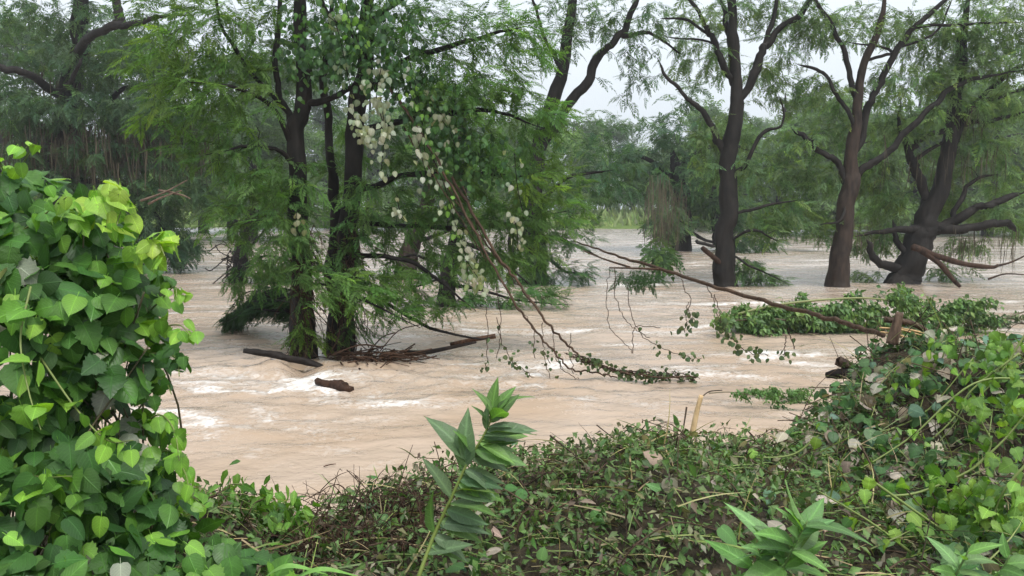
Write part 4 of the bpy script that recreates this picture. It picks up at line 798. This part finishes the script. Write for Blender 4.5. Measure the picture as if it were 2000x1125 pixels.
rosette('leafy_weed', 'slender side shoot of pointed leaves beside the large pale-veined weed', 1485, 1075, 2.6, 9, .14, 4)
rosette('leafy_weed', 'cropped broad-leaved weed in the corner below the lobed vine', 1880, 1090, 2.55, 13, .16, 5)
rosette('leafy_weed', 'small grey-green weed beside the corner weed under the lobed vine', 1960, 1100, 2.6, 10, .14, 6)
t = thing('grass_blade_tuft', [-.85, 2.65, bank_z(-.85, 2.65)], 'arching broad grass blades below the twig tangle', 'grass')
for k, (a, b, c) in enumerate([((540, 1150), (620, 1112), (700, 1125)), ((560, 1160), (630, 1128), (690, 1150)), ((1340, 1150), (1356, 1110), (1362, 1095)), ((500, 1140), (560, 1105), (640, 1122))]):
    if k == 2: continue
    s = smooth([P(*a, 2.75), P(*b, 2.7), P(*c, 2.75)], 8); w = .011 * np.sin(np.linspace(.35, math.pi, len(s)))[:, None] + .001; m = MB(); up = np.array([[.1, -.3, .9]]); sd = nrm(np.cross(np.gradient(s, axis=0), up)); V = np.concatenate([s + sd * w, s - [0, 0, .004], s - sd * w]); q = len(s); i = np.arange(q - 1)
    m.add(V, [np.stack([i, i + 1, i + 1 + q, i + q], -1), np.stack([i + q, i + q + 1, i + 2 * q + 1, i + 2 * q], -1)], (.13, .26, .06)); build(m, 'blade', M_VINE, t, False, True)

# ------------------------------------------------------------------ stakes and driftwood
def log(name, label, rows, mat, col=(1, 1, 1), seg=10, bump=.12, cat='driftwood', part='log'):
    s = smooth(rows, 5); t = thing(name, s[0][:3], label, cat); m = MB(); m.tube(s[:, :3], s[:, 3], seg, col, bump); build(m, part, mat, t, False, True); return t
t = log('cane_stake', 'pale broken cane stake standing in the debris mat', [[*P(1352, 850, 4.75), .017], [*P(1362, 800, 4.75), .016], [*P(1370, 772, 4.75), .013]], M_CANE, seg=8, part='stake')
m = MB(); s = smooth([P(1366, 780, 4.75), P(1385, 765, 4.9), P(1410, 762, 5.2)], 5); m.tube(s, .004, 5, (.8, .8, .7)); build(m, 'twig', M_TWIG, t, False, True)
t = log('post_stub', 'weathered grey post stub at the top of the debris mound', [[*P(1742, 672, 6.2), .045], [*P(1750, 640, 6.2), .038], [*P(1758, 610, 6.2), .028]], M_WOOD, (1, .9, .82), part='post')
log('dead_stick', 'dark dead stick lying across the post stub', [[*P(1728, 624, 6.3), .022], [*P(1780, 632, 6.3), .026], [*P(1822, 655, 6.3), .02]], M_WOOD, (.5, .42, .36))
for k, (a, b) in enumerate([((1718, 640), (1800, 655)), ((1755, 640), (1850, 668)), ((1720, 648), (1790, 668))]):
    log('split_reed', ['long straw-coloured reed behind the post stub', 'straw-coloured reed running right from the post stub', 'short lower straw-coloured reed at the post stub'][k], [[*P(*a, 6.25), .007], [*(P(*a, 6.25) + P(*b, 6.2)) / 2 + [0, 0, .015], .008], [*P(*b, 6.2), .005]], M_CANE, (.9, .85, .75), 6, 0, 'reed', 'reed')
log('plank', 'dark split plank leaning at the water side of the mound', [[*P(1636, 704, 7.6), .05], [*P(1655, 714, 7.6), .05], [*P(1676, 730, 7.6), .045]], M_WOOD, (.45, .4, .38), 4, 0)
log('drift_log', 'black waterlogged wood wedged beneath the split plank', [[*P(1615, 733, 7.7), .03], [*P(1640, 730, 7.6), .05], [*P(1670, 732, 7.5), .05]], M_BARK, (.9, .8, .8))
log('drift_log', 'short dark stick floating below the wedged black wood', [[*P(1622, 755, 7.3), .02], [*P(1640, 752, 7.3), .022], [*P(1660, 750, 7.3), .02]], M_BARK)
log('drift_log', 'long dark log jammed against the near cypress trunk', [[*P(476, 685, 12.0), .032], [*P(520, 690, 12.0), .05], [*P(560, 699, 12.0), .055], [*P(600, 708, 12.0), .055], [*P(645, 722, 12.1), .025]], M_BARK, (.9, .85, .85), 10, .35)
l = G(650, 758); log('drift_log', 'red-brown log end breaking the foam below the jammed log', [[*(P(618, 737, l[1] + .15) - [0, 0, .05]), .05], [*(P(634, 742, l[1] + .08) - [0, 0, .05]), .05], [*(P(650, 745, l[1] + .02) - [0, 0, .05]), .07], [*(P(670, 750, l[1] - .05) - [0, 0, .05]), .075], [*(P(688, 755, l[1] - .1) - [0, 0, .05]), .06]], M_WOOD, (.3, .21, .165), 12, .3)
log('drift_log', 'thin brown driftwood stick at the tip of the sweeping low branch', [[*P(880, 672, 12.9), .03], [*P(925, 663, 12.8), .035], [*P(968, 656, 12.8), .04]], M_WOOD, (.6, .42, .33))
log('drift_log', 'small dark log floating under the sweeping low branch', [[*P(785, 686, 12.8), .03], [*P(830, 688, 12.7), .04], [*P(930, 668, 12.6), .02]], M_BARK, (1.2, 1, .95))
t = thing('root_tangle', G(690, 705), 'brown tangle of roots and washed twigs at the foot of the near clump', 'driftwood'); m = MB()
for k in range(120):
    a = P(rng.normal(715, 45), rng.normal(697, 4), 12.5 + rng.normal(0, .25)); v = nrm(rng.normal(size=3) * [1, .6, .22] + [.9, -.1, -.05]) * rng.uniform(.3, .8); m.tube(smooth([a, a + v * .5 + rng.normal(0, .06, 3), a + v], 3), rng.uniform(.006, .014), 4, (1, .75, .65), 0, False)
build(m, 'twigs', M_TWIG, t, True)
# shaggy rootlets that hang down both near trunks
t = thing('root_fringe', P(620, 600, 12.6), 'shaggy brown rootlets and dead twigs hanging along the two near trunks', 'roots'); m = MB()
for k in range(300):
    y = rng.uniform(430, 680); x = (588 if rng.random() < .5 else np.interp(y, [400, 560, 700], [688, 672, 655])) + rng.normal(0, 11); dd = 12.62 if x < 625 else 13.0
    a = P(x, y, dd + rng.normal(0, .05)); v = np.array([rng.normal(.12, .16), rng.normal(-.05, .1), -rng.uniform(.25, .7)]); b = a + v; b[2] = max(b[2], .03); m.tube(smooth([a, (a + b) / 2 + rng.normal(0, .05, 3), b], 3), rng.uniform(.004, .009), 3, rng.uniform(.6, 1.3) * np.array([1, .85, .75]), 0, False)
build(m, 'rootlets', M_TWIG, t, True)
# swept dark branch left of the near trunk, arched down into the water
t = thing('swept_branch', G(440, 632), 'arched dark-green branch bent into the river left of the near trunk', 'branch'); R, S, T, C = [], [], [], []; st = MB()
for k in range(26):
    e = P(rng.uniform(425, 470), rng.uniform(622, 634), 15.7 + rng.normal(0, .25)); o_ = P(585, 575 + rng.uniform(-8, 45), 14.8 + rng.normal(0, .3)); mid = P(rng.uniform(480, 540), rng.uniform(560, 605), 15.2 + rng.normal(0, .3))
    s = smooth([o_, mid, e], 8); st.tube(s, np.linspace(.02, .006, len(s)), 4, (1, 1, 1), 0, False); n = 26; i = rng.integers(0, len(s) - 1, n); d_ = nrm(s[i + 1] - s[i]) + rng.normal(0, .35, (n, 3)) + [0, 0, -.45]
    T.append(s[i]); R.append(frames(nrm(d_), nrm(rng.normal(0, .4, (n, 3)) + [0, -.4, .8]))); S.append(rng.uniform(.25, .45, n)); C.append(pick(n, [(.026, .06, .024), (.034, .075, .03)]))
build(st, 'twigs', M_BARK, t, True); mb = MB(); R, S, T, C = map(np.concatenate, (R, S, T, C)); k = T[:, 2] > .02; scatter(mb, SPRAYS, R[k], S[k], T[k], C[k]); build(mb, 'foliage', M_NEEDLE, t, True)

# ------------------------------------------------------------------ floating green branches
def raft(name, label, xs_, y0, y1, dd, n, stems, sz, cols, hang=True):
    t = thing(name, G((xs_[0] + xs_[-1]) / 2, float(np.max(y1))), label, 'branch'); mb = MB(); tw = MB(); k9 = 8
    for pts, r, c in stems:
        q = MB(); s = smooth([P(a, b, dd + e) for a, b, e in pts], 6); q.tube(s, np.linspace(r, r * .5, len(s)), 6, c); build(q, 'stem', M_STEM, t, False, True)
    w = xs_[-1] - xs_[0]; TT, DD = [], []
    for k in range(max(2, n // 14)):                # leafy side shoots that trail downstream
        x = rng.uniform(xs_[0], xs_[-1]); h = np.interp(x, xs_, y0); b = np.interp(x, xs_, y1); e = rng.uniform(-.45, .45)
        lum = .55 + .75 * vnoise(np.array([x * .021 + 3.7]), np.array([k * .0 + dd]))[0]
        y = b + (h - b) * rng.random() ** .8 * min(1.15, lum); p = P(x, y, dd + e); v = nrm(np.array([.8, -.1, rng.uniform(-.45, .3)]) + rng.normal(0, .3, 3)) * sz * rng.uniform(3, 7)
        s = smooth([p, p + v * .5 + [0, 0, sz * .5], p + v + [0, 0, -sz * .8]], 4); tw.tube(s, sz * .045, 3, (.13, .13, .06), 0, False); i = rng.integers(0, len(s), 14); TT.append(s[i] + rng.normal(0, sz * .25, (14, 3))); DD.append(np.repeat(nrm(v)[None], 14, 0))
    T = np.concatenate(TT); D = np.concatenate(DD); N_ = len(T); T = np.repeat(T, k9, 0) + rng.normal(0, sz * .45, (N_ * k9, 3)); D = np.repeat(D, k9, 0); M_ = len(T); T[:, 2] = np.maximum(T[:, 2], .01)
    d_ = nrm(rng.normal(0, .5, (M_, 3)) + D * .5 + [.1, -.1, -.75]); nn = nrm(rng.normal(0, .5, (M_, 3)) + [0, -.45, .7])
    scatter(mb, TINY, frames(d_, nn), rng.uniform(.6, 1.3, M_) * sz, T, np.repeat(pick(N_, cols, None, .3), k9, 0) * rng.uniform(.85, 1.15, (M_, 1)))
    build(mb, 'foliage', M_DEBRIS, t, True, True); build(tw, 'twigs', M_STEM, t, True); return t
YS = (.20, .22, .09)
raft('floating_tree_top', 'big uprooted leafy tree top drifting behind the debris mound', [1388, 1430, 1500, 1560, 1640, 1720, 1800, 1860, 1900], [628, 614, 600, 592, 580, 578, 584, 590, 612], [632, 640, 645, 648, 652, 655, 660, 665, 655], 15.6, 1400,
     [([(1395, 626, 0), (1480, 604, -.2), (1560, 590, -.3), (1680, 582, -.3), (1760, 590, -.2)], .03, YS), ([(1400, 632, 0), (1480, 612, 0), (1570, 604, 0), (1660, 620, 0)], .03, (.13, .10, .06)), ([(1410, 618, .2), (1500, 608, .2), (1600, 585, .2)], .025, (.16, .15, .07)), ([(1550, 600, 0), (1600, 615, -.2), (1620, 640, -.3)], .05, (.13, .09, .06)), ([(1420, 628, -.2), (1500, 622, -.3), (1560, 630, -.3)], .02, (.10, .07, .045))],
     .11, [(.08, .155, .045), (.11, .2, .055), (.06, .12, .04), (.13, .22, .06)])
raft('floating_branch', 'small leafy branch floating alone in mid-stream before the drifting tree top', [1430, 1450, 1490, 1520, 1535, 1570], [768, 762, 756, 755, 764, 776], [772, 782, 784, 782, 781, 781], 9.75, 240, [([(1385, 768, -.1), (1430, 766, 0), (1500, 776, 0), (1565, 780, 0)], .008, (.10, .09, .05))], .042, [(.08, .17, .045), (.10, .2, .055)])
raft('floating_branch', 'leafy branch tip reaching in at the edge beyond the mound', [1958, 1980, 2010, 2060], [620, 612, 602, 598], [627, 628, 630, 632], 17, 130, [([(1958, 624, 0), (1990, 612, 0), (2060, 590, 0)], .03, (.13, .11, .07))], .11, [(.06, .115, .04), (.10, .13, .06)])
raft('floating_branch', 'tiny green tuft adrift below the mid-stream floating branch', [1503, 1515, 1525], [796, 793, 797], [798, 799, 798], 9.4, 7, [], .05, [(.05, .11, .03)])
raft('floating_branch', 'thin dark strand of leaves beside the drifting tree top', [1895, 1915, 1938], [631, 628, 631], [633, 634, 633], 16.5, 16, [], .1, [(.05, .08, .03)])
for (a, b), lab in (((632, 911), 'dark twig adrift near the thicket side of the pool'), ((522, 945), 'reddish twig adrift close to the leafy clump')):
    p = G(a, b); q = G(a + 24, b - 5) if a > 600 else G(a - 8, b + 16); log('floating_twig', lab, [[*p, .006], [*((p + q) / 2 + [0, 0, .005]), .006], [*q, .004]], M_TWIG, (1.2, .8, .7), 5, 0, 'twig', 'twig')

# ------------------------------------------------------------------ vines hung over the near clump, trailing canes, lodged pole
t = thing('climbing_vine', P(740, 180, 12.6), 'climbing vine hung over the near clump with pale leaf undersides in strings', 'vine'); st = MB(); Rs, Ss, Ts, Cs = [], [], [], []
PALEV = [(.30, .34, .25), (.36, .38, .30), (.24, .28, .20)]; DKV = [(.04, .10, .03), (.06, .14, .035), (.03, .075, .028)]; YEL = [(.15, .29, .05)]
def string(pts, dd, n, cols, sz=.085, jit=.07, r=.006):
    s = smooth([P(a, b, dd + e) for a, b, e in [(*p, 0) if len(p) == 2 else p for p in pts]], 8); st.tube(s, r, 4, (.09, .07, .05), 0, False); i = rng.integers(0, len(s), n); T = s[i] + rng.normal(0, jit, (n, 3))
    Ts.append(T); Rs.append(frames(nrm(rng.normal(0, .35, (n, 3)) + [0, -.1, -1]), nrm(rng.normal(0, .5, (n, 3)) + [0, -1, .35]))); Ss.append(rng.uniform(.75, 1.2, n) * sz); Cs.append(pick(n, cols, None, .2))
for pts, n, c in [([(730, 150), (745, 200), (750, 260), (745, 330)], 46, PALEV), ([(745, 130), (735, 190), (752, 250)], 24, PALEV), ([(690, 220), (700, 250), (720, 275)], 34, PALEV), ([(700, 225), (715, 255), (725, 285)], 24, PALEV), ([(800, 120), (815, 180), (825, 240), (830, 300)], 16, YEL + PALEV), ([(800, 160), (808, 190), (818, 215)], 12, YEL),
                  ([(815, 250), (820, 290), (835, 350)], 26, PALEV), ([(840, 300), (860, 340), (880, 400)], 22, PALEV + YEL), ([(880, 400), (890, 440), (905, 480), (915, 540)], 18, PALEV + YEL), ([(905, 500), (925, 530), (945, 560)], 40, PALEV + [(.2, .26, .12)]), ([(1000, 420), (1010, 450), (1012, 490)], 16, PALEV), ([(1005, 300), (1010, 360), (1020, 410)], 14, PALEV + DKV),
                  ([(670, -20), (680, 30), (690, 60), (705, 95)], 16, YEL), ([(690, 200), (660, 60), (640, 30)], 20, [(.16, .2, .12)]), ([(580, 410), (578, 440), (590, 470)], 10, [(.2, .2, .12)]), ([(775, 380), (780, 410), (790, 430)], 8, PALEV), ([(860, 230), (880, 260), (890, 290)], 16, [(.2, .22, .14)])]:
    string(pts, 12.05, n, c)
for (px, py, rx, ry, n) in [(640, 90, 70, 70, 260), (590, 100, 50, 80, 120), (720, 120, 70, 60, 260), (780, 150, 60, 60, 220), (740, 60, 80, 50, 160), (820, 210, 50, 60, 160), (880, 260, 50, 60, 160), (930, 310, 60, 50, 160), (980, 330, 50, 50, 100), (700, 30, 90, 40, 120), (860, 330, 40, 60, 100)]:
    T = P(px, py, 12.35) + rng.normal(size=(n, 3)) * .55 * [rx * 12.35 / FPX, .45, ry * 12.35 / FPX]; Ts.append(T); Rs.append(frames(nrm(rng.normal(0, .5, (n, 3)) + [0, 0, -.9]), nrm(rng.normal(0, .6, (n, 3)) + [0, -.6, .6]))); Ss.append(rng.uniform(.06, .1, n)); Cs.append(pick(n, DKV, None, .25))
build(st, 'stems', M_TWIG, t, True); R, S, T, C = map(np.concatenate, (Rs, Ss, Ts, Cs)); nb_ = len(C); split_leaves(t, HEART[:3], R, S, T, C, M_VINE, 290, -C.sum(1))

t = thing('trailing_canes', G(1200, 738), 'long brown canes trailing from the near clump down into the river', 'vine'); st = MB(); Rs, Ss, Ts, Cs = [], [], [], []
CA = [([(760, 170, 12.3), (830, 270, 12.1), (900, 400, 11.9), (985, 560, 11.6), (1030, 625, 11.4), (1080, 685, 11.2), (1118, 722, 11.1), (1160, 727, 11.1), (1205, 737, 10.9)], .022), ([(880, 340, 12.2), (960, 480, 11.9), (1010, 550, 11.7), (1065, 625, 11.3), (1110, 675, 11.2), (1160, 710, 11.1), (1240, 732, 11), (1360, 738, 10.9)], .024),
      ([(850, 330, 12.2), (930, 450, 12), (1000, 540, 11.8), (1060, 620, 11.4)], .012), ([(790, 250, 12.3), (870, 380, 12), (950, 510, 11.9)], .012), ([(900, 350, 12.2), (940, 460, 12), (990, 530, 11.8)], .010)]
for pts, r in CA:
    s = smooth([P(*p) for p in pts], 8); s[1:-1] += rng.normal(0, .012, s[1:-1].shape); m = MB(); m.tube(s, np.linspace(r, r * .5, len(s)), 6, (1, .85, .75)); build(m, 'cane', M_TWIG, t, False, True)
def hang(pts, dd, n, sz=.06, cols=((.06, .10, .035), (.10, .14, .06), (.045, .08, .03))):
    s = smooth([P(a, b, dd) for a, b in pts], 7); s[1:-1] += rng.normal(0, .012, s[1:-1].shape); st.tube(s, .0055, 4, (.75, .6, .5), 0, False)
    if n:
        i = (len(s) * rng.uniform(.45, 1, n)).astype(int).clip(0, len(s) - 1); Ts.append(s[i] + rng.normal(0, .05, (n, 3))); Rs.append(frames(nrm(rng.normal(0, .45, (n, 3)) + [0, 0, -.9]), nrm(rng.normal(0, .5, (n, 3)) + [0, -1, .3]))); Ss.append(rng.uniform(.7, 1.25, n) * sz); Cs.append(pick(n, list(cols), None, .25))
for k in range(34):                              # leafy fringe where the canes lie on the water
    x = rng.uniform(1110, 1350); y = np.interp(x, [1065, 1110, 1160, 1240, 1360], [640, 690, 718, 734, 738]); hang([(x - 25, y - 10), (x, y - rng.uniform(0, 8)), (x + rng.uniform(15, 50), y + rng.uniform(2, 8))], 11.05, 7, .05)
for pts, n in [([(970, 620), (985, 680), (1005, 710), (1040, 738)], 18), ([(950, 600), (952, 660), (950, 720)], 8), ([(1080, 640), (1085, 690), (1100, 720)], 4), ([(1010, 600), (1040, 640), (1045, 700)], 3), ([(1060, 630), (1062, 680), (1075, 710)], 10), ([(1085, 700), (1110, 730), (1140, 745)], 0), ([(1115, 650), (1112, 690), (1120, 730)], 3), ([(1060, 690), (1075, 735), (1080, 745)], 0), ([(970, 560), (978, 640), (970, 700)], 5)]: hang(pts, 11.2, n)
build(st, 'tendrils', M_TWIG, t, True); R, S, T, C = map(np.concatenate, (Rs, Ss, Ts, Cs)); split_leaves(t, HEART[:3], R, S, T, C, M_DEBRIS, 290)

t = thing('lodged_pole', P(1720, 652, 7.0), 'long thin bare pole slanting from the trees to the mound with vines dangling', 'branch'); st = MB(); Rs, Ss, Ts, Cs = [], [], [], []
PL = [(1120, 470, 14.5), (1200, 498, 13.4), (1290, 525, 12.2), (1420, 568, 10.4), (1560, 606, 8.8), (1650, 630, 7.8), (1725, 655, 7.0)]
s = smooth([P(*p) for p in PL], 8); s[1:-1] += rng.normal(0, .008, s[1:-1].shape); m = MB(); m.tube(s, np.interp(np.linspace(0, 1, len(s)), [0, .3, 1], [.012, .026, .024]), 7, (1, .85, .75)); build(m, 'pole', M_TWIG, t, False, True)
for pts in ([(1190, 523, 12.6), (1240, 524, 12.4), (1290, 526, 12.2)], [(1140, 490, 13.8), (1180, 506, 13.3), (1230, 522, 12.8)]):
    m = MB(); q = smooth([P(*p) for p in pts], 6); m.tube(q, np.linspace(.012, .02, len(q)), 6, (1, .85, .75)); build(m, 'side_branch', M_TWIG, t, False, True)
hang([(1190, 525), (1185, 580), (1192, 640), (1230, 680), (1235, 690)], 12.4, 0)
for pts, n in [([(1200, 525), (1205, 590), (1230, 635), (1270, 660)], 2), ([(1225, 560), (1238, 630), (1270, 668), (1330, 695), (1370, 700)], 22), ([(1330, 545), (1345, 580), (1350, 620), (1360, 640)], 16), ([(1380, 555), (1395, 590), (1410, 640), (1450, 680), (1500, 695)], 44), ([(1395, 575), (1405, 610), (1412, 650)], 26), ([(1540, 640), (1545, 660), (1552, 682)], 3), ([(1535, 655), (1532, 680), (1530, 698)], 7), ([(1345, 590), (1340, 620), (1338, 650)], 7), ([(1290, 640), (1240, 640), (1236, 690)], 0)]: hang(pts, 11.6 - (pts[0][0] - 1200) / 130, n, .06)
build(st, 'tendrils', M_TWIG, t, True); R, S, T, C = map(np.concatenate, (Rs, Ss, Ts, Cs)); split_leaves(t, HEART[:3], R, S, T, C, M_DEBRIS, 250)
mb = MB(); Rs, Ss, Ts, Cs = [], [], [], []
for k in range(34):
    a = P(rng.uniform(1205, 1285), rng.uniform(526, 545), 12.4 + rng.normal(0, .15)); Ts.append(a[None]); Rs.append(frames(nrm(rng.normal(0, .3, (1, 3)) + [-.15, 0, -.6]) if k % 2 else nrm(rng.normal(0, .3, (1, 3)) + [.6, 0, -.35]), [[0, -.5, .8]])); Ss.append(rng.uniform(.22, .36, 1)); Cs.append(pick(1, [(.032, .07, .028)]))
R, S, T, C = map(np.concatenate, (Rs, Ss, Ts, Cs)); scatter(mb, SPRAYS, R, S, T, C); build(mb, 'caught_foliage', M_NEEDLE, t, True)
# ------------------------------------------------------------------ damp air
mb = MB(); V = np.array([(x, y, z) for z in (-2, 27) for y in (-60, 2600) for x in (-1600, 1600)], float)
mb.add(V, np.array([(0, 2, 3, 1), (4, 5, 7, 6), (0, 1, 5, 4), (2, 6, 7, 3), (0, 4, 6, 2), (1, 3, 7, 5)]), (1, 1, 1))
m, t_, N, L = newmat('damp_air'); v = N.new('ShaderNodeVolumePrincipled'); v.inputs['Color'].default_value = (.93, .96, 1, 1); v.inputs['Density'].default_value = .0009; v.inputs['Anisotropy'].default_value = .2
o = N.new('ShaderNodeOutputMaterial'); L.new(v.outputs[0], o.inputs['Volume'])
tag(build(mb, 'haze', m, None, True), 'thin damp air over the whole river', 'haze')
